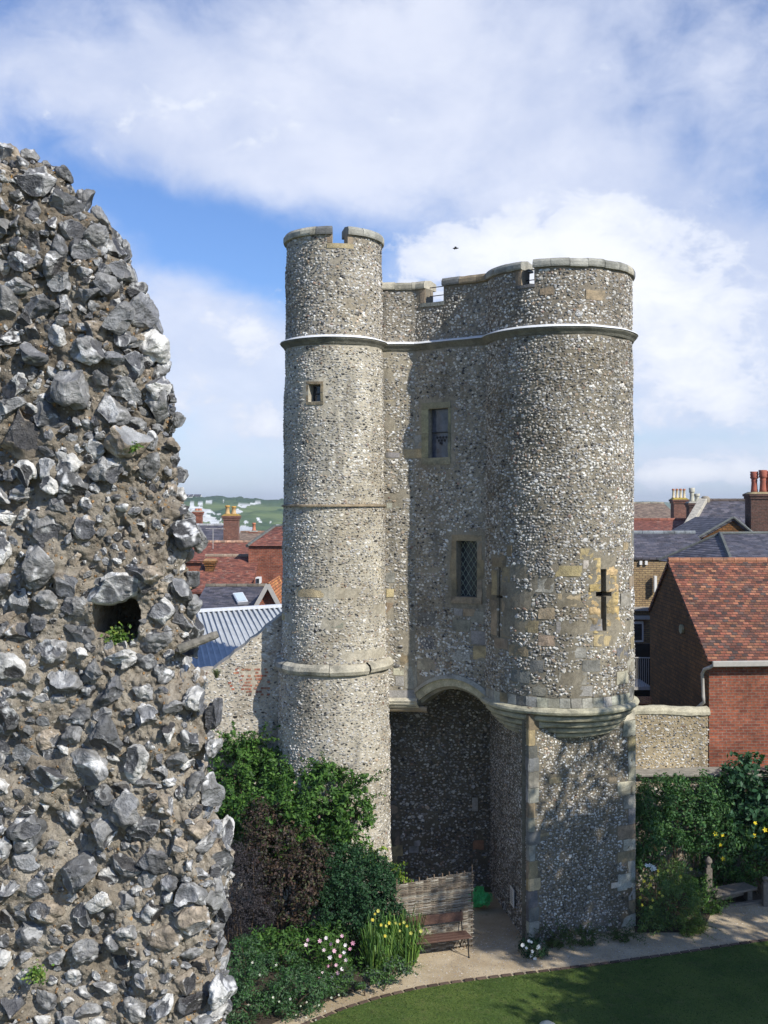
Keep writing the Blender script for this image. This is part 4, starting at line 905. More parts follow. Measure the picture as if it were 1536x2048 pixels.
def lawn_y(x): return np.interp(x, [p[0] for p in LP], [p[1] for p in LP])
gx_ = rng.uniform(-1.6, 12.5, 60000); gy2 = lawn_y(gx_)-.06-rng.random(60000)**1.3*5.5; ok_ = gy2 > 19.5; q_ = np.stack([gx_, gy2, np.full(60000, .022)], 1)[ok_]
mb = MB(); leafcloud(mb, q_, np.tile((.5, -.3, .6), (len(q_), 1)), .022, [(.055, .11, .02), (.09, .155, .03), (.12, .17, .05), (.05, .085, .02)], .25, 1.0); o = mb.build('grass', M['leaf'], uv=False); o['kind'] = 'stuff'; o['label'] = 'short mown grass of the lawn'
n_ = 5000; gx_ = rng.uniform(-1.6, 10, n_); gy2 = lawn_y(gx_)+.1+rng.random(n_)*2.6; mb = MB(); add_stones(mb, np.stack([gx_, gy2, np.full(n_, .008)], 1), np.tile((.01, -.02, 1.), (n_, 1)), rng.uniform(.006, .016, n_), rng.uniform(.006, .014, n_), np.full(n_, .006), [.1, .2, .2, .1, .05, .05, .2, .1]); o = mb.build('gravel', M['flint'], uv=False); o['kind'] = 'stuff'; o['label'] = 'fine loose gravel on the path'
# ------------------------------------------------------------------ garden left of the gate
mb = MB(); bedL = [G(*p) for p in ((300, 2040), (470, 2085), (600, 2022), (690, 1992), (760, 1965), (830, 1922), (845, 1890), (800, 1860))]+[(.0, 27.6), (-8, 27.6), (-8, 22)]
mb.sheet(bedL, .012); struct('flower_bed', mb, M['soil'])
rose = [px_blob(500, 1600, 26.2, 105, 75), px_blob(620, 1600, 25.4, 95, 75), px_blob(560, 1640, 25.2, 110, 60), px_blob(470, 1490, 26.4, 30, 35), px_blob(470, 1530, 26.6, 50, 55), px_blob(560, 1545, 26.4, 45, 45), px_blob(700, 1640, 25.1, 48, 70), px_blob(450, 1660, 26.0, 70, 80), px_blob(610, 1680, 25.2, 90, 80), px_blob(520, 1500, 26.6, 22, 30), px_blob(725, 1580, 25.2, 15, 30), px_blob(655, 1545, 25.5, 30, 18)]
def rf(t): flowers('flower', [np.array(P(x, y, 25.0)) for x, y in ((590, 1566), (527, 1596), (638, 1634), (682, 1645), (702, 1636), (648, 1656), (668, 1668), (583, 1582))], .04, [(.75, .50, .38), (.8, .62, .5)], t)
shrub('climbing_rose', 'green climbing rose with a few pale pink blooms against the round flint turret', 'climbing plant', rose, 30000, .050, GREEN, .55, .17, 26, extra=rf, shoots=60, shoot_len=1.5)
smoke = [px_blob(545, 1710, 24.4, 66, 62), px_blob(575, 1780, 24.0, 72, 68), px_blob(530, 1640, 24.8, 40, 40), px_blob(620, 1740, 24.2, 45, 60)]
shrub('purple_shrub', 'dusky purple-brown leafed shrub in the middle of the flower bed', 'shrub', smoke, 17000, .036, [(.075, .045, .04), (.055, .04, .035), (.10, .065, .04), (.04, .035, .03), (.06, .07, .03)], .6, .15, 10)
smoke2 = [px_blob(480, 1770, 23.6, 62, 75), px_blob(500, 1830, 23.4, 55, 55), px_blob(455, 1720, 23.8, 40, 40)]
shrub('purple_shrub', 'charcoal grey feathery shrub right beside the edge of the rubble wall', 'shrub', smoke2, 16000, .022, [(.05, .045, .05), (.07, .06, .065), (.035, .03, .033)], .4, .12, 10)
dark = [px_blob(700, 1760, 24.4, 90, 75), px_blob(750, 1790, 24.1, 60, 75), px_blob(715, 1780, 24.3, 85, 75), px_blob(740, 1830, 24.0, 70, 60), px_blob(660, 1830, 24.0, 55, 55), px_blob(690, 1720, 24.7, 55, 30)]
shrub('green_shrub', 'dense dark green rounded shrub just left of the woven hurdle', 'shrub', dark, 32000, .030, DARKG, .6, .13, 10)
lime = [px_blob(765, 1745, 25.0, 35, 14), px_blob(795, 1755, 24.9, 22, 14), px_blob(735, 1715, 25.0, 20, 12)]
shrub('climbing_plant', 'yellow-green leafy sprays at the foot of the turret above the dark shrub', 'climbing plant', lime, 900, .045, [(.17, .26, .03), (.25, .32, .04), (.10, .2, .03)], .55, .14, 5)
gf = [px_blob(600, 1900, 23.2, 70, 35), px_blob(540, 1890, 23.0, 50, 30), px_blob(720, 1905, 23.4, 50, 32), px_blob(660, 1875, 23.6, 40, 25)]
shrub('leafy_perennial', 'mid green leafy border plants behind the pink lilies', 'plant', gf, 5000, .05, GREEN, .4, .2, 6)
fu = [px_blob(530, 1955, 21.6, 95, 50, .7), px_blob(600, 1985, 21.3, 75, 48, .6), px_blob(480, 1920, 21.9, 60, 40, .6), px_blob(470, 2010, 21.0, 65, 45, .6)]
def ff(t): flowers('flower', [np.array(P(x+rnd.uniform(-3, 3), y, 20.75)) for x, y in ((545, 1995), (560, 2003), (580, 1998), (600, 2012), (615, 2004), (638, 2010), (650, 2022), (662, 1995), (676, 1990), (590, 2030), (612, 2035), (630, 2040), (496, 2010), (478, 2028), (555, 1930), (520, 1950), (505, 1925))], .026, [(.7, .68, .55), (.62, .66, .5)], t)
shrub('fuchsia_bush', 'grey-green bush with tiny pale hanging flowers at the front of the left border', 'shrub', fu, 15000, .028, [(.06, .12, .05), (.045, .095, .04), (.085, .15, .07), (.05, .14, .03)], .5, .12, 10, extra=ff)
lily = thing('lily_clump', 'clump of pink and white lilies in the left border', 'flowers', (*G(668, 1975), 0))
mb = MB()
for i in range(15):
    x, y = G(668+rnd.uniform(-30, 30), 1968+rnd.uniform(-8, 6)); mb.tube([(x, y, 0), (x+rnd.uniform(-.06, .06), y, .5), (x+rnd.uniform(-.1, .1), y-.05, rnd.uniform(.75, 1.0))], [.008, .007, .005], 5, (.08, .14, .03))
mb.build('stems', M['attr'], lily); mb = MB(); p, n_2 = bush_points([(*G(668, 1972), .45, .38, .3, .4)], 900, .14); leafcloud(mb, p, n_2, .06, GREEN, .25); mb.build('foliage', M['leaf'], lily, uv=False)
flowers('flower', [np.array(P(x, y, 22.0+rnd.uniform(-.2, .2))) for x, y in ((640, 1882), (652, 1876), (662, 1888), (675, 1882), (684, 1872), (690, 1890), (700, 1898), (648, 1900), (668, 1902), (660, 1915), (680, 1912), (692, 1920), (672, 1930), (684, 1938), (656, 1932), (645, 1945), (676, 1946), (664, 1955), (640, 1955), (612, 1890), (616, 1880), (688, 1905), (706, 1886))], .045, [(.75, .45, .55), (.8, .72, .74), (.66, .30, .42), (.78, .6, .62)], lily, 6)
dl = thing('daylily_clump', 'tall yellow flowered daylilies with strappy leaves in front of the bench', 'flowers', (*G(785, 1935), 0))
mb = MB()
for i in range(30):
    x, y = G(742+i*3.1, 1945-i*.8+rnd.uniform(-14, 8)); blades(mb, (x, y, 0), 22, rnd.uniform(.6, 1.15), .38, [(.07, .15, .03), (.11, .22, .04), (.06, .13, .03), (.15, .24, .05)], .013)
mb.build('leaves', M['leaf'], dl, uv=False)
flowers('flower', [np.array(P(x, y, 22.6)) for x, y in ((750, 1828), (756, 1822), (762, 1850), (772, 1852), (778, 1846), (792, 1846), (800, 1848), (808, 1845), (814, 1852), (842, 1862), (770, 1872), (822, 1866), (745, 1840), (800, 1862))], .038, [(.62, .50, .06), (.55, .52, .12)], dl, 6)
lo_ = [px_blob(720, 1955, 22.0, 60, 14, .35), px_blob(790, 1940, 22.4, 32, 16, .3), px_blob(660, 1975, 21.9, 35, 12, .3)]
shrub('low_plant', 'low mound of small leaved plants spilling over the path edge below the lilies', 'plant', lo_, 3000, .03, [(.06, .13, .03), (.09, .17, .05), (.07, .10, .07)], .6, .1, 3)

# ------------------------------------------------------------------ hurdle, bench, netting, sign
HA, HB = np.array((.27, 23.95)), np.array((1.95, 24.45)); hu = thing('woven_hurdle', 'woven willow hurdle standing upright behind the bench', 'screen', (1.1, 24.2, 0)); hd = (HB-HA)/np.linalg.norm(HB-HA); hl = np.linalg.norm(HB-HA); hn = np.array((hd[1], -hd[0]))
mb = MB(); nst = 11
for i in range(nst):
    s = hl*i/(nst-1); p = HA+hd*s; top = 1.62+.08*i/(nst-1)+rnd.uniform(0, .05)+(.12 if i == nst-1 else 0); mb.tube([(p[0], p[1], 0), (p[0]+rnd.uniform(-.01, .01), p[1], top)], .014, 6, np.array((.17, .12, .08))*rnd.uniform(.7, 1.3))
mb.build('upright_stakes', M['wattle'], hu)
mb = MB(); z = .03; k = 0
while z < 1.64:
    for sgn in (1, -1):
        lim = hl; s0 = rnd.uniform(-.05, .05); s1 = hl+rnd.uniform(-.04, .06)
        if z > 1.58: s0 = hl*(z-1.57)/.08*.9
        if s1-s0 < .25: continue
        ss = np.linspace(s0, s1, 45); ph = math.pi*ss/(hl/(nst-1)); amp = sgn*.018*np.cos(ph); zz_ = z+sgn*.004+.006*np.sin(ss*5+k)+(ss/hl)*.05-.02+rnd.uniform(-.006, .006)
        pt = np.stack([HA[0]+hd[0]*ss+hn[0]*amp, HA[1]+hd[1]*ss+hn[1]*amp, zz_], 1); mb.tube(pt, rnd.uniform(.007, .011), 5, np.array(rnd.choice([(.36, .32, .25), (.24, .20, .145), (.44, .40, .33), (.13, .10, .07), (.30, .24, .18)]))*rnd.uniform(.55, 1.0))
    z += .0235; k += 1
mb.build('woven_rods', M['wattle'], hu)
be = thing('garden_bench', 'wooden plank garden bench with curly iron legs in front of the hurdle', 'bench', (1.2, 23.95, 0)); b0 = np.array((.48, 23.50)); b1 = np.array((1.90, 23.92))
def bpnt(t, out, z): p = b0+(b1-b0)*t-hn*(-1)*0; q = p-hn*out*-1; return np.array((p[0]-hn[0]*(-out)*1, p[1]-hn[1]*(-out), z))
def bp(t, back, z): p = b0+(b1-b0)*t-hn*back; return np.array((p[0], p[1], z))
for k in range(3): MB().bar(bp(0, .02+.135*k, .43), bp(1, .02+.135*k, .43), .12, .035).build('seat_slat', M['wood'], be, bevel=.006)
for k in range(1): MB().bar(bp(.0, .42, .74), bp(.97, .42, .74), .04, .20).build('backrest', M['wood'], be, bevel=.006)
for t in (.05, .95):
    mb = MB(); cir = lambda c, r, a0, a1, n=14: [bp(t, c[0]+r*math.cos(a), c[1]+r*math.sin(a)) for a in np.linspace(a0, a1, n)]
    mb.tube([bp(t, -.05, 0), bp(t, -.015, .12), bp(t, -.02, .28), bp(t, 0, .41)], .014, 7); mb.tube([bp(t, .52, 0), bp(t, .44, .15), bp(t, .38, .28), bp(t, .37, .43), bp(t, .41, .62), bp(t, .46, .86)], .014, 7)
    mb.tube([bp(t, 0, .40), bp(t, .2, .405), bp(t, .38, .40)], .013, 6); mb.tube(cir((.12, .29), .09, -.5, 4.2), .009, 6); mb.tube(cir((.28, .29), .075, -1, 4.5), .009, 6); mb.tube(cir((.2, .12), .13, .3, 2.9), .01, 6)
    mb.tube([bp(t, -.07, .005), bp(t, -.02, .012)], .02, 6); mb.tube([bp(t, .50, .005), bp(t, .56, .012)], .02, 6); mb.build('leg', M['iron'], be)
nb_ = thing('netting_bundle', 'bright green bundle of garden netting at the gate passage mouth', 'netting', (2.33, 26.7, .05)); mb = MB()
for i in range(55):
    q = nrm(rng.normal(size=3)); q2 = nrm(np.cross(q, rng.normal(size=3))); q3 = np.cross(q, q2); rr_ = rng.uniform(.55, 1.0); th = np.linspace(0, rng.uniform(3, 6.2), 22)
    pt = np.array((2.33, 26.6, .34))+(np.cos(th)[:, None]*q2+np.sin(th)[:, None]*q3)*rr_*np.array((.30, .22, .26));  pt = pt+.11*np.stack([vnoise(pt*6, 1), vnoise(pt*6, 2), vnoise(pt*6, 3)], 1); pt[:, 2] = np.maximum(pt[:, 2], .03); mb.tube(pt, .006, 4)
mb.build('net_strands', M['net'], nb_)
v = V3*(1+.4*vnoise(V3*2.0, 4)[:, None]+.25*vnoise(V3*5, 5)[:, None])*np.array((.19, .14, .15))+np.array((2.33, 26.6, .32)); v[:, 2] = np.maximum(v[:, 2], .06); MB().add(v, F3).build('net_folds', M['net'], nb_)
sg = thing('notice_plate', 'small white notice plate fixed to the dark inner face of the gate pier', 'sign', (3.1, 25.7, .6)); sa = fP.s(1034) if False else None
d_ = nrm(np.array(FLc)-np.array(BLc)); n_p = np.array((d_[1], -d_[0])); tt = (25.75-BLc[1])/(FLc[1]-BLc[1]); cpt = np.array(BLc)+(np.array(FLc)-np.array(BLc))*tt+n_p*.05
mb = MB(); mb.bar((*(cpt-d_*.17), .66), (*(cpt+d_*.17), .66), .02, .42); mb.build('plate', M['white'], sg, bevel=.003)
mb = MB()
for k in range(7): c_ = cpt+n_p*.014; mb.bar((*(c_-d_*.12), .80-k*.045), (*(c_+d_*rnd.uniform(.03, .12)), .80-k*.045), .004, .010, (.25, .25, .25))
mb.build('text_lines', M['attr'], sg)
# ------------------------------------------------------------------ plants on the right
dz = thing('daisy_clump', 'white daisies growing at the front corner of the gate pier', 'flowers', (*G(1065, 1912), 0)); mb = MB(); p, n_2 = bush_points([(*G(1066, 1910), .14, .32, .28, .26)], 1500, .12); leafcloud(mb, p[p[:, 2] > 0], n_2[p[:, 2] > 0], .035, DARKG, .35); mb.build('foliage', M['leaf'], dz, uv=False)
flowers('flower', [np.array(P(x, y, 23.75)) for x, y in ((1058, 1882), (1077, 1893), (1053, 1896), (1064, 1903), (1062, 1911), (1063, 1884), (1075, 1895), (1045, 1890), (1070, 1918))], .045, [(.8, .8, .78)], dz, 8)
for i, (x, y, rx, ry, n, lab) in enumerate(((1120, 1882, 26, 20, 1000, 'low green weeds left of centre along the foot of the pier'), (1165, 1874, 28, 17, 1000, 'low green weeds at the middle of the foot of the pier'), (1243, 1868, 16, 12, 500, 'small weed tuft at the right corner of the pier foot'))):
    gx, gy = G(x, y+14); shrub('weed_tuft', lab, 'weeds', [(gx, gy, .12, rx/F*24.6, .16, ry/F*24.6)], n, .028, [(.05, .10, .02), (.08, .12, .03), (.10, .12, .04)], .4, .08, 2, group='weeds at the foot of the pier')
mb = MB(); mb.sheet([G(*p) for p in ((1270, 1866), (1405, 1866), (1425, 1822), (1536, 1800), (1900, 1790))]+[(16, 28), (6.2, 28)], .012); struct('flower_bed', mb, M['soil'])
yl = [px_blob(1310, 1800, 25.6, 38, 60), px_blob(1355, 1810, 25.7, 50, 60), px_blob(1300, 1850, 25.3, 32, 32), px_blob(1378, 1830, 25.6, 24, 40, .4), px_blob(1350, 1760, 26.2, 32, 40)]
def yf(t):
    flowers('flower', [np.array(P(x, y, 25.2)) for x, y in ((1316, 1742), (1315, 1750), (1288, 1762), (1290, 1752), (1303, 1756), (1297, 1775), (1300, 1770), (1283, 1780), (1281, 1795), (1336, 1741), (1361, 1753), (1382, 1738), (1305, 1800), (1325, 1792), (1284, 1810), (1302, 1815), (1318, 1785))], .05, [(.8, .66, .06), (.72, .66, .12)], t)
shrub('yellow_flower_bush', 'airy border plants with pale yellow flower spikes beside the pier', 'flowers', yl, 10000, .034, [(.10, .18, .06), (.08, .14, .05), (.14, .22, .07), (.18, .24, .05)], .3, .14, 10, extra=yf)
wf = thing('white_flower', 'small spray of white flowers above the yellow border plants', 'flowers', (*G(1300, 1860), 0)); MB().tube([(*G(1300, 1860), 0), tuple(P(1298, 1735, 25.6))], .008, 5, (.1, .16, .05)).build('stem', M['attr'], wf); flowers('bloom', [np.array(P(x, y, 25.4)) for x, y in ((1293, 1731), (1300, 1731), (1306, 1733), (1309, 1737), (1304, 1738))], .06, [(.8, .8, .78)], wf)
lg = [px_blob(1395, 1852, 25.2, 16, 18), px_blob(1378, 1862, 25.1, 20, 12)]; shrub('green_shrub', 'yellow-green mound at the path edge below the yellow spikes', 'plant', lg, 1500, .026, [(.14, .19, .03), (.10, .16, .03)], .4, .09, 3)
pf = [(*G(1422, 1826), .1, .22, .2, .14)]; shrub('weed_tuft', 'tuft of green plants around the foot of the oak post', 'weeds', pf, 900, .03, GREEN, .4, .08, 2)
iv = [px_blob(1310, 1600, 27.2, 48, 50), px_blob(1370, 1640, 27.5, 70, 70, .5), px_blob(1320, 1700, 27.2, 60, 70, .5), px_blob(1400, 1590, 27.7, 45, 40, .4), px_blob(1430, 1680, 27.7, 60, 80, .4), px_blob(1350, 1575, 27.5, 30, 25), px_blob(1290, 1660, 26.9, 30, 80)]
shrub('garden_climber', 'dark green climber covering the low flint wall beside the pier', 'climbing plant', iv, 15000, .045, [(.04, .11, .035), (.06, .14, .045), (.035, .09, .03), (.09, .18, .05)], .5, .18, 16)
fig = [px_blob(1500, 1580, 27.8, 60, 60, .5), px_blob(1560, 1620, 27.8, 80, 100, .5), px_blob(1490, 1640, 27.8, 50, 50, .5), px_blob(1640, 1600, 27.8, 80, 110, .5)]
shrub('fig_bush', 'big dark bush with broad glossy leaves at the right edge', 'shrub', fig, 8000, .085, [(.035, .10, .045), (.06, .14, .07), (.03, .08, .03)], .62, .26, 12)
yb = [px_blob(1480, 1705, 27.8, 60, 55, .35), px_blob(1530, 1700, 27.8, 60, 60, .35), px_blob(1590, 1720, 27.8, 60, 60, .35)]
def yf2(t): flowers('flower', [np.array(P(x, y, 27.3)) for x, y in ((1510, 1646), (1445, 1670), (1508, 1671), (1430, 1668), (1441, 1690), (1446, 1718), (1530, 1660))], .06, [(.85, .68, .03)], t)
shrub('yellow_shrub', 'dark bushy shrub dotted with bright yellow flowers behind the oak bench', 'shrub', yb, 8000, .035, [(.05, .13, .03), (.09, .19, .04), (.04, .10, .03)], .45, .15, 8, extra=yf2)
gc = [px_blob(1440, 1762, 27.8, 60, 14, .3), px_blob(1500, 1760, 27.8, 60, 14, .3), px_blob(1400, 1780, 26.5, 30, 25, .4)]; shrub('low_plant', 'low green ground plants behind the oak bench', 'plant', gc, 4000, .035, GREEN, .5, .12, 3)
def post(px, py0, py1, lab, D):
    x, y = W(px, D), D; t = thing('oak_post', lab, 'post', (x, y, 0), 'old carved posts by the bench'); h = Z(py0, D); s = .075
    mb = MB(); mb.box(x-s, x+s, y-s, y+s, -.02, h*.80); mb.box(x-s*.62, x+s*.62, y-s*.62, y+s*.62, h*.80, h*.88); mb.build('shaft', M['oldwood'], t, bevel=.015)
    mb = MB(); mb.lathe(x, y, [(.0, h*.86), (s*.9, h*.88), (s*1.25, h*.92), (s*1.0, h*.965), (s*.55, h*.985), (s*.5, h*1.0), (0, h*1.01)], seg=10); mb.build('finial', M['oldwood'], t, smooth=True); return t
D1 = H*F/(1822-HY); D2 = H*F/(1812-HY)
post(1417, 1714, 1822, 'tall weathered oak post with a knob top at the near end of the low bench', D1); post(1531, 1753, 1812, 'weathered oak post cut by the right edge of the picture', D2)
lb = thing('low_bench', 'low weathered oak plank bench between the two posts', 'bench', (*G(1465, 1812), 0)); a0, a1 = np.array(G(1428, 1820)), np.array(G(1512, 1806)); a0 = a0+(a1-a0)*.02; up_ = np.array((0, .28)) 
mb = MB(); q0, q1 = a0+up_, a1+up_; mb.bar((q0[0]-.1, q0[1]-.1, .33), (q1[0]-.05, q1[1], .33), .5, .06); mb.build('seat', M['oldwood'], lb, bevel=.012)
mb = MB(); mb.bar((q0[0]+.15, q0[1]-.1, .22), (q1[0]-.25, q1[1]-.1, .22), .07, .15); mb.build('apron', M['oldwood'], lb, bevel=.01)
for t_ in (.12, .88): q = q0+(q1-q0)*t_; MB().box(q[0]-.06, q[0]+.06, q[1]-.2, q[1]+.15, 0, .30).build('leg', M['oldwood'], lb, bevel=.01)
MB().bar((a0[0], a0[1]+.05, .03), (a1[0]+.3, a1[1]+.05, .03), .12, .08).build('foot_rail', M['oldwood'], lb, bevel=.01)
mk = thing('lawn_marker', 'small pale stone set in the lawn at the bottom edge', 'stone', (*G(1095, 2056), 0)); gx, gy = G(1095, 2054); mb = MB(); v = V3*(1+.15*vnoise(V3*2, 9)[:, None])*np.array((.15, .12, .07))+np.array((gx, gy, .03)); mb.add(v, F3, (.6, .58, .45)); mb.build('marker_stone', M['cement'], mk)
# big tree of the castle grounds that shades the lawn, standing beyond the right of the view
tr = thing('garden_tree', 'broad leafy tree on the right side of the lawn', 'tree', (14.0, 17.6, 0)); mb = MB(); mb.tube([(14.0, 17.6, 0), (13.9, 17.5, 3), (13.7, 17.4, 6), (13.6, 17.3, 7.4)], [.35, .28, .22, .1], 9)
for k in range(9): a = k*2.4; mb.tube([(13.8, 17.5, 4+k*.45), (13.8+1.3*math.cos(a), 17.5+1.3*math.sin(a), 6+k*.4), (13.8+2.8*math.cos(a), 17.5+2.6*math.sin(a), 7.3+k*.4)], [.13, .08, .03], 6)
mb.build('trunk', M['bark'], tr)
mb = MB(); p, n_2 = bush_points([(13.6, 16.7, 10.6, 3.1, 2.8, 2.9), (14.4, 15.8, 7.4, 3.2, 3.0, 2.1), (17.6, 18.9, 9.0, 1.5, 1.6, 1.6), (12.2, 13.8, 7.2, 2.3, 2.2, 1.6), (15.6, 14.2, 8.3, 2.3, 2.3, 1.9)], 27000, .45, .85); leafcloud(mb, p, n_2, .13, GREEN, .6); mb.build('crown', M['leaf'], tr, uv=False)

for x, y, D, n, h, lab in ((236, 1275, 3.32, 60, .035, 'small green weed growing in the dark hole of the rubble wall'), (72, 1950, 3.24, 40, .03, 'little green weed rooted low on the face of the rubble wall'), (262, 893, 3.25, 30, .02, 'tiny green plant under a flint halfway up the rubble wall')):
    q = np.array(P(x, y, D)); t = thing('wall_weed', lab, 'weeds', tuple(q)); mb = MB(); pp_ = q+rng.normal(0, 1, (n*4, 3))*h*np.array((.55, .35, .4)); leafcloud(mb, pp_, np.tile((0, -.7, .7), (n*4, 1)), .006, [(.10, .19, .03), (.07, .13, .03), (.18, .24, .05)], .7); mb.build('foliage', M['leaf'], t, uv=False)
# ------------------------------------------------------------------ boundary walls
cwx = [(W(340, 26.6), 26.6), (W(575, 27.0), 27.0)]; fC = poly(cwx)
ctop = sorted([(fC.s(x), Z(y, 26.8)) for x, y in ((345, 1350), (430, 1337), (470, 1306), (500, 1283), (520, 1268), (545, 1245), (572, 1226))])
def ztc(s): return float(np.interp(s, [c[0] for c in ctop], [c[1] for c in ctop]))+.02*math.sin(s*17)
o = thing('curtain_wall', 'flint curtain wall rising in a curve to the left side of the round turret', 'wall', (-3.5, 26.8, 0))
br_ = fC.rect(447, 1332, 534, 1392); clad('wall', fC, 0, fC.cum[-1], -.1, 8.0, o, ztop=ztc, thick=.6, mcol=(.46, .41, .33), probs=PR_PALE, size=1.05, avoid=[(br_[0]+.5, br_[1], br_[2]+.1, br_[3])])
mb = MB()
for i in range(9):
    for j in range(14):
        if rnd.random() < .78-.06*abs(j-9)-.03*i: s0_ = br_[0]+.04+j*.078+(i % 2)*.035; block(mb, fC, (s0_, s0_+.075, br_[3]-.06-i*.078-.055, br_[3]-.06-i*.078), .012, rnd.choice([(.36, .13, .08), (.30, .12, .08), (.40, .2, .13)]), .05, .004, .004)
mb.build('brick_patch', M['stone'], o)
wd = thing('wall_weed', 'small tuft of grass growing on top of the flint curtain wall', 'weeds', P(433, 1352, 26.4)); mb = MB(); b_ = P(433, 1356, 26.3); blades(mb, b_, 90, .22, .16, [(.10, .13, .05), (.08, .12, .04), (.2, .19, .1)], .006); mb.build('blades', M['leaf'], wd, uv=False)
o = thing('garden_wall', 'flint garden wall with a pale rounded cement coping right of the gatehouse', 'wall', (7.4, 28.6, 0)); f1 = poly([(6.1, 28.5), (W(1416, 28.8), 28.8)]); zt1 = Z(1420, 28.6)
clad('wall', f1, 0, f1.cum[-1], 2.5, zt1-.1, o, thick=.35, mcol=(.38, .31, .20), probs=PR_PALE, size=1.0)
mb = MB(); n = 26; ss = np.linspace(0, f1.cum[-1]+.05, n); p, nn = f1(ss, np.full(n, zt1)); pr = [(-.36, -.12), (-.0, -.16), (.045, -.13), (.05, -.05), (.01, .02), (-.08, .055), (-.2, .06), (-.36, .0)]
v = np.concatenate([[p[j]+nn[j]*a+np.array((0, 0, b+.03*math.sin(ss[j]*2.1))) for a, b in pr] for j in range(n)]); v += fbm(v*4, 3, 6)[:, None]*.012; mb.add(v, [(j*8+t, (j+1)*8+t, (j+1)*8+(t+1) % 8, j*8+(t+1) % 8) for j in range(n-1) for t in range(8)], (.50, .46, .34)); mb.build('coping', M['cement'], o)
o = thing('retaining_wall', 'lower flint wall with a flat ledge, mostly hidden by climbers', 'wall', (9, 28.2, 0)); f2 = poly([(6.1, 28.15), (14.5, 28.25)]); zt2 = Z(1545, 28.2)
clad('wall', f2, 0, f2.cum[-1], -.1, zt2-.05, o, thick=.3, mcol=(.34, .29, .22), probs=PR_DARK); mb = MB(); mb.box(6.1, 14.5, 28.0, 28.8, zt2-.07, zt2, (.3, .28, .24)); mb.build('ledge', M['cement'], o, bevel=.02)

# ------------------------------------------------------------------ houses
def prism_x(mb, prof, x0, x1, col=None, y_shift=0):
    """wall volume: profile of (y, z) points run from x0 to x1"""
    n = len(prof); v = [(x0, y, z) for y, z in prof]+[(x1, y+y_shift, z) for y, z in prof]
    mb.add(v, [tuple(range(n)), tuple(range(2*n-1, n-1, -1))]+[(i, i+n, (i+1) % n+n, (i+1) % n) for i in range(n)], col)
def slab(mb, a, b, c, d, t=.1, col=None):
    """roof slope a-b (eave) c-d (ridge), given thickness downwards"""
    q = [np.array(k, float) for k in (a, b, c, d)]; n = nrm(np.cross(q[1]-q[0], q[3]-q[0])); n = n if n[2] > 0 else -n
    v = q+[k-n*t for k in q]; f = [(0, 1, 2, 3), (7, 6, 5, 4), (0, 4, 5, 1), (1, 5, 6, 2), (2, 6, 7, 3), (3, 7, 4, 0)]
    if np.cross(q[1]-q[0], q[3]-q[0])[2] < 0: f = [k[::-1] for k in f]
    mb.add(v, f, col)
def ridge_tiles(mb, a, b, r=.11, L=.45, col=(.3, .13, .08)):
    a, b = np.array(a, float), np.array(b, float); k = max(1, int(np.linalg.norm(b-a)/L))
    for i in range(k):
        p, q = a+(b-a)*(i+.02)/k, a+(b-a)*(i+.98)/k; mb.tube([p, q], [r, r*1.06], 8, np.array(col)*rnd.uniform(.75, 1.25))
def gabled(name, label, x0, x1, y0, y1, ze, zr, wall_m, roof_m, zb=-5, yr=None, ov=.2, xo=.12, sh=0, rcol=(.30, .13, .08), cat='house', group=None, ridge=True):
    """house with its ridge running left to right; sh shifts the right end back"""
    yr = yr or (y0+y1)/2; t = thing(name, label, cat, ((x0+x1)/2, (y0+y1)/2, zb), group)
    mb = MB(); prism_x(mb, [(y0, zb), (y0, ze), (yr, zr-.08), (y1, ze), (y1, zb)], x0, x1, y_shift=sh); mb.build('wall', M[wall_m], t)
    k0 = (zr-ze)/(yr-y0); mb = MB(); slab(mb, (x0-xo, y0-ov, ze-ov*k0), (x1+xo, y0-ov+sh, ze-ov*k0), (x1+xo, yr+sh, zr), (x0-xo, yr, zr)); k1 = (zr-ze)/(y1-yr); slab(mb, (x1+xo, y1+ov+sh, ze-ov*k1), (x0-xo, y1+ov, ze-ov*k1), (x0-xo, yr+.002, zr), (x1+xo, yr+.002+sh, zr)); ro = mb.build('roof', M[roof_m], t)
    if ridge: mb = MB(); ridge_tiles(mb, (x0-xo, yr, zr+.0), (x1+xo, yr+sh, zr+.0), col=rcol); mb.build('ridge_tiles', M['ridge'], ro)
    return t, ro
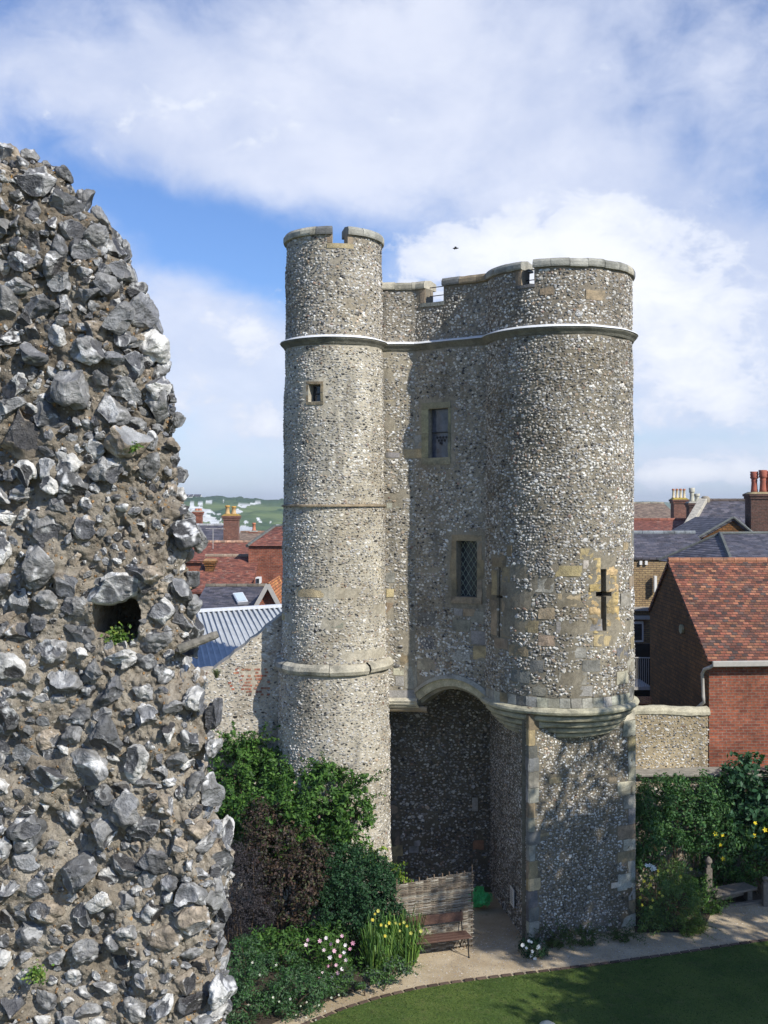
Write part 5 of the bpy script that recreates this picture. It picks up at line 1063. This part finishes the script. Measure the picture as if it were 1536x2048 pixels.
def chimney(parent, x, y, z0, z1, w_, d_, pots, brick='chimneybrick', potcol=(.62, .5, .32), rim=(.45, .16, .08), lich=None, name='chimney', poth=.55, potr=.11):
    mb = MB(); mb.box(x-w_/2, x+w_/2, y-d_/2, y+d_/2, z0, z1-.35); mb.box(x-w_/2-.05, x+w_/2+.05, y-d_/2-.05, y+d_/2+.05, z1-.348, z1-.22); mb.box(x-w_/2-.1, x+w_/2+.1, y-d_/2-.1, y+d_/2+.1, z1-.218, z1-.1); o_ = mb.build('chimney', M[brick], parent)
    mb = MB(); mb.add([(x+sx*(w_/2+.08)*k, y+sy*(d_/2+.08)*k, z) for z, k in ((z1-.098, 1), (z1, .75)) for sx, sy in ((-1, -1), (1, -1), (1, 1), (-1, 1))], [(0, 1, 5, 4), (1, 2, 6, 5), (2, 3, 7, 6), (3, 0, 4, 7), (4, 5, 6, 7)], lich or (.35, .33, .28)); mb.build('flaunching', M['cement'], o_)
    for i, pd in enumerate(pots):
        px_, h_, kind = pd[:3]; py_ = pd[3] if len(pd) > 3 else 0
        mb = MB(); r = potr; pr = [(0, 0), (r*1.15, 0), (r*1.15, .08), (r*.92, .12), (r*.82, h_*.8), (r*1.12, h_*.84), (r*1.15, h_*.9), (r*.95, h_*.94), (r*1.0, h_), (r*.7, h_), (r*.65, h_-.15)]
        if kind == 'rings': pr = [(0, 0), (r*1.1, 0), (r*.95, h_*.15), (r*.8, h_*.5), (r*.95, h_*.56), (r*.8, h_*.6), (r*.95, h_*.66), (r*1.25, h_*.70), (r*1.05, h_*.78), (r*1.25, h_*.86), (r*1.05, h_*.9), (r*1.25, h_), (r*.8, h_), (r*.7, h_-.1)]
        mb.lathe(x+px_, y+py_, [(a, z1-.03+b) for a, b in pr], seg=14, col=potcol); v = mb.v[-1]; c_ = mb.c[-1]; c_[v[:, 2] > z1-.03+h_*.82, :3] = rim; mb.build('chimney_pot', M['pot'], o_, smooth=True)
    return o_
# --- right: big house with clay tile roof
hr = thing('tiled_house', 'red brick house with a mottled clay tile roof at the right edge', 'house', (11, 31, 0)); X0 = 8.57; xb, yb_ = W(1300, 35.6), 35.6; xa, ya = W(1339, 33.0), 33.0; za = Z(1127, 33); zE = Z(1318, 29); X1 = 16.5; zEb = Z(1222, 35.6)
v = [(X0, 29, -.2), (X0, 29, zE), (xa, ya, za), (xb, yb_, zEb), (xb, yb_, -.2)]; v2 = [(X1, 29.3, -.2), (X1, 29.3, zE+.05), (X1, ya+.3, za), (X1, yb_+.3, zEb), (X1, yb_+.3, -.2)]
MB().add(v, [(4, 3, 2, 1, 0)]).build('gable_wall', M['darkbrick'], hr)
MB().add(v+v2, [(0, 1, 6, 5), (5, 6, 7, 8, 9), (3, 4, 9, 8)]).build('wall', M['redbrick'], hr)
mb = MB(); e0 = np.array((X0-.06, 28.83, zE-.02)); slab(mb, e0, (X1, 29.13, zE+.03), (X1, ya+.3, za+.1), (xa-.06, ya, za+.1), .09); slab(mb, (X1, yb_+.3, zEb+.05), (xb-.06, yb_, zEb+.05), (xa-.06, ya+.003, za+.1), (X1, ya+.303, za+.1), .09); ro = mb.build('roof', M['tile'], hr)
mb = MB(); ridge_tiles(mb, (xa-.05, ya, za+.08), (X1, ya+.3, za+.08), .10, .33, (.36, .17, .10)); mb.build('ridge_tiles', M['ridge'], ro)
mb = MB(); mb.bar((X0+.02, 28.78, zE-.10), (X1, 29.08, zE-.05), .10, .15); mb.build('gutter', M['grey'], hr, bevel=.02)
mb = MB(); mb.tube([(X0+.05, 28.8, zE-.14), (X0-.03, 28.85, zE-.2), (X0-.14, 28.93, zE-.26), (X0-.15, 29.1, zE-.4), (X0-.12, 29.1, zE-1.0), (X0-.1, 29.1, zE-1.15), (X0-.3, 29.4, zE-1.45)], .045, 10, (.5, .5, .5)); mb.build('downpipe', M['grey'], hr, smooth=True)
gx_, gy_ = W(1356, 31.6), 31.6; kx = X0+(xa-X0)*(31.6-29)/(ya-29); mb = MB(); v = np.array([(kx-.05, 31.6+.17*math.cos(a), Z(1258, 31.6)+.13*math.sin(a)) for a in np.linspace(0, 6.28, 17)[:-1]]); mb.add(np.vstack([v, v+np.array((.08, 0, 0))]), [tuple(range(16))]+[(i, i+16, (i+1) % 16+16, (i+1) % 16) for i in range(16)], (.42, .40, .26)); mb.build('wall_vent', M['cement'], hr)
# --- slate roofs behind it
def hip(name, label, FLp, BLp, rp, FRp, BRp, rq, wall_m='yellowbrick', zb=-3, mat='slate'):
    t = thing(name, label, 'house', (rp[0]+2, rp[1], zb)); mb = MB(); mb.add([FLp, BLp, rp, FRp, rq, BRp], [(0, 3, 4, 2), (0, 2, 1), (1, 2, 4, 5), (3, 5, 4), (0, 1, 5, 3)]); ro = mb.build('roof', M[mat], t)
    s = lambda p: (p[0], p[1], p[2]-.05); b = lambda p: (p[0], p[1], zb); cx, cy = (FLp[0]+BRp[0])/2, (FLp[1]+BRp[1])/2; ins = lambda p: (p[0]+(cx-p[0])*.05, p[1]+(cy-p[1])*.05, p[2]); Q = [ins(k) for k in (FLp, FRp, BRp, BLp)]
    MB().add([s(k) for k in Q]+[b(k) for k in Q], [(0, 4, 5, 1), (1, 5, 6, 2), (2, 6, 7, 3), (3, 7, 4, 0)]).build('wall', M[wall_m], t)
    mb = MB(); c = (.13, .14, .13); mb.tube([FLp, rp], .09, 6, c); mb.tube([BLp, rp], .07, 6, c); mb.tube([rp, rq], .08, 6, c); mb.tube([rq, FRp], .09, 6, c); mb.build('hip_tiles', M['ridge'], ro); return t, ro
zh = 7.65
hip('slate_house', 'low hipped slate roof directly behind the clay tile ridge', (W(1470, 38), 38, zh-.1), (W(1318, 43.5), 43.5, zh), (W(1440, 43), 43, Z(1067, 43)), (22, 40, zh), (21, 46.5, zh), (20, 44.5, Z(1067, 43)))
t, _ = gabled('slate_house', 'long slate roofed brick building beside the right turret', 7.9, W(1418, 47), 46.5, 52.5, Z(1113, 46.5), Z(1066, 49.5), 'yellowbrick', 'slate', rcol=(.22, .24, .25), ov=.12, zb=-3)
wx = W(1272, 46.3); mb = MB(); mb.box(W(1262, 46.3), W(1288, 46.3), 46.36, 46.5, Z(1285, 46.3), Z(1243, 46.3)); wf_ = mb.build('window', M['white'], t, bevel=.02); mb = MB(); mb.box(W(1264, 46.3), W(1284, 46.3), 46.33, 46.358, Z(1280, 46.3), Z(1248, 46.3)); mb.build('pane', M['glass'], wf_)
for x in (1283, 1294): mb = MB(); mb.box(W(x-2.5, 46.3), W(x+2.5, 46.3), 46.4, 46.5, Z(1130, 46.3), Z(1122, 46.3)); mb.build('wall_vent', M['white'], t)
mb = MB(); mb.box(W(1258, 46.2), W(1310, 46.2), 46.25, 46.5, Z(1222, 46.2), Z(1215, 46.2)); mb.box(W(1258, 46.2), W(1300, 46.2), 46.2, 46.5, Z(1239, 46.2), Z(1232, 46.2)); mb.build('window_hood', M['grey'], t)
mb = MB(); mb.box(W(1309, 46.2), W(1314, 46.2), 46.2, 46.4, Z(1185, 46.2), Z(1152, 46.2)); mb.build('downpipe', M['white'], t)
bal = thing('balcony', 'dark balcony with a thin metal railing glimpsed beside the turret', 'balcony', (W(1285, 40), 41, Z(1376, 40)), None); mb = MB(); mb.box(W(1240, 41), W(1303, 41), 41, 43, Z(1380, 41), Z(1374, 41)); mb.build('floor', M['grey'], bal); mb = MB(); mb.box(W(1240, 43), W(1306, 43), 43, 43.2, -1, Z(1288, 43)); mb.build('back_panel', M['dark'], bal)
mb = MB(); 
for x in np.linspace(1262, 1301, 11): mb.tube([P(x, 1375, 41), P(x, 1316, 41)], .012, 5)
mb.tube([P(1255, 1315, 41), P(1303, 1316, 41)], .025, 6); mb.build('railing', M['grey'], bal)
lt = thing('pantile_shed', 'narrow orange pantile lean-to roof just above the garden wall', 'shed', (W(1285, 34), 34, 0)); mb = MB(); slab(mb, (W(1240, 33), 33, Z(1412, 33)), (W(1300, 33), 33, Z(1412, 33)), (W(1302, 34), 34, Z(1396, 34)), (W(1240, 34), 34, Z(1396, 34)), .06)
for i, x in enumerate(np.linspace(1258, 1300, 12)): mb.tube([P(x, 1410, 32.98), P(x, 1395, 34)], .045, 6)
mb.build('roof', M['tile3'], lt); MB().box(W(1240, 33), W(1299, 33), 33.1, 34.2, 0, Z(1413, 33.1)).build('wall', M['darkbrick'], lt)
# gable-fronted slate roof with a dark triangular gable
gs = thing('slate_house', 'small slate roof with a dark triangular gable above the hipped roof', 'house', (W(1467, 52), 52, 0)); ax_, az_ = W(1466, 50), Z(1036, 50); lx, lz = W(1395, 50), Z(1076, 50); rx, rz = W(1506, 50), Z(1070, 50); yB = 56
MB().add([(lx+.3, 50.1, -3), (rx-.1, 50.1, -3), (rx-.1, 50.1, rz), (ax_, 50.1, az_-.05), (lx+.3, 50.1, lz+.1), (lx+.3, yB, -3), (rx-.1, yB, -3), (rx-.1, yB, rz), (ax_, yB, az_-.05), (lx+.3, yB, lz+.1)], [(0, 1, 2, 3, 4), (1, 6, 7, 2), (0, 4, 9, 5), (9, 8, 7, 6, 5)]).build('wall', M['darkbrick'], gs)
mb = MB(); slab(mb, (lx, 50, lz), (lx, yB, lz), (ax_, yB, az_), (ax_, 50, az_), .1); slab(mb, (rx+2, yB, rz-.35), (rx+.1, 50, rz-.05), (ax_+.003, 50, az_), (ax_+2.2, yB, az_), .1); mb.build('roof', M['slate'], gs)
mb = MB(); mb.tube([(lx, 49.95, lz+.02), (ax_, 49.95, az_+.04)], .055, 6, (.17, .18, .17)); mb.tube([(ax_, 49.95, az_+.04), (rx+.1, 49.95, rz)], .055, 6, (.17, .18, .17)); mb.build('verge', M['ridge'], gs)
# big slate roof with stone coped gable
t = thing('slate_house', 'tall slate roofed house with a pale stone coped gable and tall chimney', 'house', (W(1480, 60), 60, -3))
e0, e1, r0_, r1_, k0_, k1_ = (W(1368, 57), 57, Z(1070, 57)), (W(1700, 57.5), 57.5, Z(1070, 57)), (W(1408, 61), 61, Z(1001, 61)), (W(1700, 61.5), 61.5, Z(1001, 61)), (W(1446, 65), 65, Z(1070, 57)), (W(1700, 65.5), 65.5, Z(1070, 57))
mb = MB(); slab(mb, e0, e1, r1_, r0_); slab(mb, k1_, k0_, (r0_[0], r0_[1]+.01, r0_[2]), (r1_[0], r1_[1]+.01, r1_[2])); ro = mb.build('roof', M['slate'], t)
mb = MB(); dn = lambda q, z=None: (q[0]+.08, q[1], (q[2]-.12) if z is None else z); mb.add([dn(k) for k in (e0, r0_, k0_, e1, r1_, k1_)]+[dn(k, -3) for k in (e0, k0_, e1, k1_)], [(6, 0, 1, 2, 7), (8, 9, 5, 4, 3), (6, 8, 3, 0), (7, 2, 5, 9)]); mb.build('wall', M['darkbrick'], t)
mb = MB(); ridge_tiles(mb, r0_, r1_, col=(.13, .10, .09)); mb.build('ridge_tiles', M['ridge'], ro)
mb = MB(); p0_ = np.array(P(1366, 1069, 56.9)); p1_ = np.array(P(1407, 1000, 61)); mb.bar(p0_, p1_, .45, .28, (.50, .46, .38)); mb.build('coping', M['cement'], t, bevel=.03); mb = MB(); mb.lathe(p1_[0]+.1, 61, [(0, p1_[2]-.25), (.27, p1_[2]-.25), (.26, p1_[2]+.1), (.17, p1_[2]+.2), (0, p1_[2]+.23)], seg=12, col=(.3, .26, .2)); mb.build('kneeler', M['cement'], t, smooth=True)
chimney(t, W(1523, 55), 55, -1+4, Z(984, 55), 1.35, .9, [(-.36, 1.05, 'rings'), (.0, 1.12, 'rings', -.2), (.40, 1.08, 'rings', .1)], 'sootbrick', (.36, .11, .07), (.33, .10, .065), (.34, .27, .15), potr=.17)
t, ro = gabled('red_roofed_house', 'dark red tiled roof between the turret and the stone coped gable', 8.5, W(1380, 62), 58, 66, Z(1070, 58), Z(1040, 62), 'darkbrick', 'tile2', rcol=(.3, .12, .08), zb=-3)
t, ro = gabled('brown_roofed_house', 'far grey-brown roof just right of the turret', W(1200, 78), W(1332, 78), 74, 84, Z(1042, 74), Z(1007, 79), 'darkbrick', 'tilebrown', rcol=(.3, .26, .2), zb=-3)
chs = thing('chimney_stack', 'brick chimney stack with a yellow lichened top and four slim buff pots', 'chimney', (W(1358, 70), 70, 0)); chimney(chs, W(1358, 70), 70, 2, Z(996, 70), .86, .8, [(-.36, .62, ''), (-.13, .62, ''), (.1, .62, ''), (.33, .62, '')], 'chimneybrick', (.62, .52, .34), (.40, .16, .09), (.40, .30, .05), potr=.085)
chs = thing('chimney_stack', 'dark brick chimney stack with one tall banded pot and one short pot', 'chimney', (W(1386, 66), 66, 0)); chimney(chs, W(1386, 66), 66, 2, Z(1003, 66), .62, .7, [(-.07, .85, 'rings'), (.24, .5, 'rings')], 'sootbrick', (.50, .48, .38), (.48, .46, .38), potr=.15)

# --- left: roofs between the rubble wall and the turret
mr = thing('metal_roofed_building', 'building with a pale blue corrugated metal roof behind the curtain wall', 'building', (-5, 36, 0)); ml = [(W(420, 33), 33.0, Z(1420, 33)), (W(740, 33.5), 33.5, Z(1400, 33.5)), (W(600, 40), 40, Z(1212, 40)), (W(330, 40), 40, Z(1228, 40))]; ml[0] = (W(350, 33), 33.0, Z(1420, 33))
mb = MB(); slab(mb, *ml, .08); A1, B1, C1, D1_ = [np.array(k) for k in ml]
for i in range(27):
    t_ = (i+.5)/27; a = A1+(B1-A1)*t_; b = D1_+(C1-D1_)*t_; mb.bar(a+np.array((0, 0, .05)), b+np.array((0, 0, .05)), .07, .07)
mb.build('roof', M['metal'], mr, smooth=False); mb = MB(); mb.bar(D1_+np.array((0, 0, .05)), C1+np.array((0, 0, .05)), .4, .1); mb.build('ridge_flashing', M['lead'], mr); mb = MB(); v = [A1, B1, C1, D1_]; mb.add([(*k[:2], k[2]-.1) for k in v]+[(*k[:2], -1) for k in v], [(0, 4, 5, 1), (1, 5, 6, 2), (2, 6, 7, 3), (3, 7, 4, 0)]); mb.build('wall', M['redbrick'], mr)
t, ro = gabled('slate_house', 'slate roofed house with a skylight and white edged gable, left of the turret', W(412, 50), W(600, 50), 46, 54, Z(1228, 46), Z(1172, 50), 'darkbrick', 'slate', rcol=(.2, .17, .13), zb=-3, xo=.02)
sl0 = [np.array(P(466, 1192, 48.6)), np.array(P(486, 1190, 48.6)), np.array(P(497, 1209, 47.3)), np.array(P(476, 1211, 47.3))]; up3 = np.array((0, -.10, .14))
mb = MB(); mb.add([k+up3 for k in sl0]+[k-up3 for k in sl0], [(3, 2, 1, 0), (0, 1, 5, 4), (1, 2, 6, 5), (2, 3, 7, 6), (3, 0, 4, 7)]); sk = mb.build('skylight', M['lead'], t); c0 = sum(sl0)/4; mb = MB(); mb.add([c0+(k-c0)*.84+up3*1.12 for k in sl0], [(3, 2, 1, 0)]); mb.build('pane', M['skyglass'], sk)
g1, g0, g2_ = P(510, 1222, 45.4), P(537, 1168, 45.4), P(563, 1222, 45.4); mb = MB(); mb.add([g1, g2_, g0, (g1[0], 49, g1[2]), (g2_[0], 49, g2_[2]), (g0[0], 49, g0[2])], [(0, 1, 2), (5, 4, 3)]); mb.build('dormer_gable', M['redbrick'], t)
mb = MB(); slab(mb, (g1[0]-.1, 45.2, g1[2]), (g1[0]-.1, 49.5, g1[2]), (g0[0], 50, g0[2]+.06), (g0[0], 45.2, g0[2]+.06), .08); slab(mb, (g2_[0]+.1, 49.5, g2_[2]), (g2_[0]+.1, 45.2, g2_[2]), (g0[0]+.002, 45.2, g0[2]+.06), (g0[0]+.002, 50, g0[2]+.06), .08); mb.build('dormer_roof', M['tile3'], t)
mb = MB(); mb.bar((g1[0]-.08, 45.12, g1[2]-.05), (g0[0], 45.12, g0[2]), .05, .17); mb.bar((g0[0], 45.118, g0[2]), (g2_[0]+.08, 45.118, g2_[2]-.05), .05, .17); mb.build('bargeboard', M['grey'], t)
t, ro = gabled('red_roofed_house', 'weathered red tile roof with a short brick chimney at its left end', W(415, 56), W(516, 56), 52, 60, Z(1180, 52), Z(1112, 56), 'redbrick', 'tile2', rcol=(.4, .3, .22), zb=-3)
chimney(t, W(418, 54), 54.4, 2, Z(1117, 54.5), .42, .6, [], 'darkbrick', lich=(.35, .2, .1)); mb = MB(); mb.box(W(513, 53), W(522, 53), 52.6, 53.3, Z(1166, 53), Z(1154, 53)); w_ = mb.build('skylight', M['white'], t); 
mb = MB(); mb.box(W(514.5, 53), W(520.5, 53), 52.55, 52.58, Z(1165, 53), Z(1156, 53)); mb.build('pane', M['glass'], w_)
t, ro = gabled('red_roofed_house', 'long plain red roof behind the weathered tile roof', W(385, 64), W(515, 64), 61.5, 68, Z(1120, 61.5), Z(1084, 65), 'redbrick', 'tile2', rcol=(.5, .3, .2), zb=-3)
hip('hip_roofed_house', 'tall red brick house with a hipped tile roof beside the turret', (W(494, 55), 55, Z(1092, 55)), (W(512, 61), 61, Z(1092, 55)), (W(548, 58), 58, Z(1054, 58)), (W(590, 55), 55, Z(1092, 55)), (W(600, 61), 61, Z(1092, 55)), (W(575, 58), 58, Z(1050, 58)), 'redbrick', -3, 'tile2')
t, ro = gabled('slate_house', 'dark slate roof below the chalk cliff on the left', W(370, 74), W(452, 74), 71, 78, Z(1088, 71), Z(1050, 75), 'white', 'slate', rcol=(.4, .4, .4), zb=-3)
mb = MB(); mb.tube([P(426, 1100, 63.5), P(426, 1057, 63.5)], .022, 5); mb.tube([P(411, 1057, 63.5), P(450, 1058, 63.5)], .018, 4)
for x in (414, 420, 432, 438, 444): mb.tube([(W(x, 63.5), 63.2, Z(1057.3, 63.5)), (W(x, 63.5), 63.8, Z(1057.3, 63.5))], .014, 4)
mb.build('aerial', M['grey'], t)
chs = thing('chimney_stack', 'stout red brick chimney stack with two tall buff pots below the green hill', 'chimney', (W(463, 66), 66, 0)); chimney(chs, W(463, 66), 66, 3, Z(1028, 66), .86, .8, [(-.24, .55, ''), (.14, .5, '')], 'chimneybrick', (.50, .34, .16), (.50, .28, .07), (.42, .26, .06), potr=.14)
chs = thing('chimney_stack', 'small brick chimney with red pots in front of the white chalk', 'chimney', (W(396, 82), 82, 0)); chimney(chs, W(396, 82), 82, 3, Z(1021, 82), .62, .6, [(-.1, .18, ''), (.15, .18, '')], 'redbrick', (.5, .2, .12), (.5, .2, .12), potr=.13)
t, ro = gabled('brown_roofed_house', 'small brown tiled roof with a single red pot under the hill', W(482, 84), W(535, 84), 81, 88, Z(1090, 81), Z(1064, 85), 'white', 'tilebrown', rcol=(.35, .2, .13), zb=-3); chimney(t, W(508, 84.5), 84.5, 6, Z(1061, 84.5), .5, .5, [(0, .62, '')], 'redbrick', (.46, .18, .10), (.46, .18, .1), potr=.14)
t, ro = gabled('white_building', 'scrap of a white flat topped building beside the turret, below the hill', W(550, 95), W(590, 95), 95, 100, Z(1056, 95), Z(1049, 97.5), 'white', 'metal', zb=-4, ridge=False, cat='building')
# --- filler roofs between town and hill, half seen
t, ro = gabled('grey_roofed_house', 'pale grey roof right of the stout chimney under the hill', W(474, 90), W(498, 90), 89, 95, Z(1085, 89), Z(1054, 92), 'white', 'metal', zb=-4, ridge=False)
# ------------------------------------------------------------------ hills
def hill(name, px0, px1, prof, sky, mat, nx=260, ny=120, chalk=(), base=None):
    """terrain strip: distance/height profile swept across a range of bearings"""
    mb = MB(); pxs = np.linspace(px0, px1, nx); t = np.linspace(0, 1, ny); Dp = np.array([p[0] for p in prof], float); Zp = np.array([p[1] for p in prof], float); cum = np.linspace(0, 1, len(prof))
    D = np.interp(t, cum, Dp); z = np.interp(t, cum, Zp); PX, T = np.meshgrid(pxs, t, indexing='ij'); DD = np.interp(T, cum, Dp); ZZ = np.interp(T, cum, Zp); sc_ = np.interp(pxs, [a for a, b in sky], [b for a, b in sky]); ZZ = np.where(ZZ > 0, ZZ*sc_[:, None], ZZ)
    X = (PX-768)/F*DD; p = np.stack([X, DD, ZZ], -1).reshape(-1, 3); nz = fbm(p*[.035, .035, .05], 4, 41); tree = np.clip(nz*1.3+.55, 0, 1)
    col = np.array((.15, .20, .08))*(1-tree[:, None])+np.array((.05, .095, .05))*tree[:, None]
    top = (T.ravel() > .78); col = np.where(top[:, None], np.array((.27, .31, .17))*(1+.15*nz[:, None]), col)
    hedge = (np.abs(T.ravel()-.77+.01*np.sin(PX.ravel()*.05)) < .035); col = np.where(hedge[:, None], np.array((.05, .09, .05)), col)
    bumpz = np.where(top & ~hedge, 0, np.abs(fbm(p*[.09, .09, .09], 3, 44))*2.2*tree+hedge*1.6); p[:, 2] += bumpz
    py = HY-(p[:, 2]-H)*F/p[:, 1]; pxv = PX.ravel()
    for cx, cy, a, b, sl_ in chalk:
        q = ((pxv-cx)/a)**2+((py-cy-sl_*(pxv-cx))/b)**2+1.1*fbm(np.stack([pxv*.12, py*.25, 0*py], -1), 3, 47); m_ = q < 1; col[m_] = np.array((.66, .67, .64))*(1+.3*vnoise(p[m_]*.25, 52))[:, None]
    i = np.arange(nx*ny).reshape(nx, ny); mb.add(p, np.stack([i[:-1, :-1], i[1:, :-1], i[1:, 1:], i[:-1, 1:]], -1).reshape(-1, 4), np.clip(col, 0, .8)); return struct(name, mb, M[mat], uv=False, smooth=True)
hill('hill', 120, 640, [(330, -7), (420, -5), (520, 2), (590, 8.5), (640, 12.0), (1000, 19.0), (1400, 21)], [(120, .86), (450, .84), (520, .78), (640, .72)], 'hill', 330, 150,
     chalk=[(412, 1030, 34, 13, .5), (400, 1022, 22, 10, .3), (417, 1003, 6, 3, 0), (446, 1003, 7, 2, 0), (485, 1012, 8, 4, .3), (478, 1022, 7, 4, 0), (505, 1008, 11, 2, -.15), (520, 1004, 10, 2, -.2), (518, 1040, 5, 3, .8), (541, 1044, 3, 3, 0), (490, 1054, 9, 2, 0), (492, 1044, 4, 3, 0)])
hill('distant_hill', 640, 1900, [(1500, -6), (2200, 12), (3000, 22)], [(640, .7), (1250, .95), (1300, 1.05), (1345, .9), (1400, .8), (1900, .9)], 'hill', 120, 30)
hill('distant_hill', -2400, 1000, [(2500, -6), (3500, 15), (5000, 32)], [(-2400, 1.1), (1000, .8)], 'hill', 160, 30)
for x in (374, 383, 392, 399):
    D = 960; t = thing('white_house', 'white house in the row on the far green skyline', 'house', P(x, 992, D), 'white houses on the skyline'); bx, by, bz = P(x, 997, D); hw = 3.6/F*D; hh_ = 6/F*D*.8
    mb = MB(); prism_x(mb, [(by-4, bz-6), (by-4, bz+hh_), (by, bz+hh_*1.6), (by+4, bz+hh_), (by+4, bz-6)], bx-hw*.9, bx+hw*.9); mb.build('wall', M['white'], t); mb = MB(); slab(mb, (bx-hw, by-4.6, bz+hh_*.95), (bx+hw, by-4.6, bz+hh_*.95), (bx+hw, by, bz+hh_*1.75), (bx-hw, by, bz+hh_*1.75), .4); mb.build('roof', M['slate'], t)
# ------------------------------------------------------------------ a bird high over the gatehouse
bx, by, bz = P(911, 497, 60); mb = MB(); bd = np.array((bx, by, bz)); mb.tube([bd+np.array((-.16, 0, 0)), bd+np.array((-.07, 0, .01)), bd+np.array((.05, 0, .01)), bd+np.array((.14, 0, .02)), bd+np.array((.18, 0, .02))], [.01, .04, .045, .025, .005], 7, (.05, .05, .05))
for s_ in (-1, 1): mb.add([bd+np.array((-.05, 0, .02)), bd+np.array((.07, 0, .02)), bd+np.array((.03, s_*.18, .07)), bd+np.array((-.03, s_*.36, .0)), bd+np.array((-.07, s_*.16, .06))], [(0, 1, 2, 4), (4, 2, 3)], (.05, .05, .05))
o = mb.build('bird', M['attr']); tag(o, 'tiny dark bird flying high above the parapet', 'bird')

# ------------------------------------------------------------------ the air: far hills fade a little towards blue
hz = MB(); hz.box(-4600, 4600, -40, 5400, -12, 62); hm = bpy.data.materials.new('air'); hm.use_nodes = True; hn_ = hm.node_tree.nodes; hn_.clear(); ho = hn_.new('ShaderNodeOutputMaterial'); hv = hn_.new('ShaderNodeVolumePrincipled')
hv.inputs['Color'].default_value = (.86, .92, 1, 1); hv.inputs['Density'].default_value = .00022; hv.inputs['Anisotropy'].default_value = .2; hm.node_tree.links.new(hv.outputs[0], ho.inputs['Volume'])
o = hz.build('haze', hm, uv=False); o['kind'] = 'stuff'; o['label'] = 'thin blue haze over the town and hills'
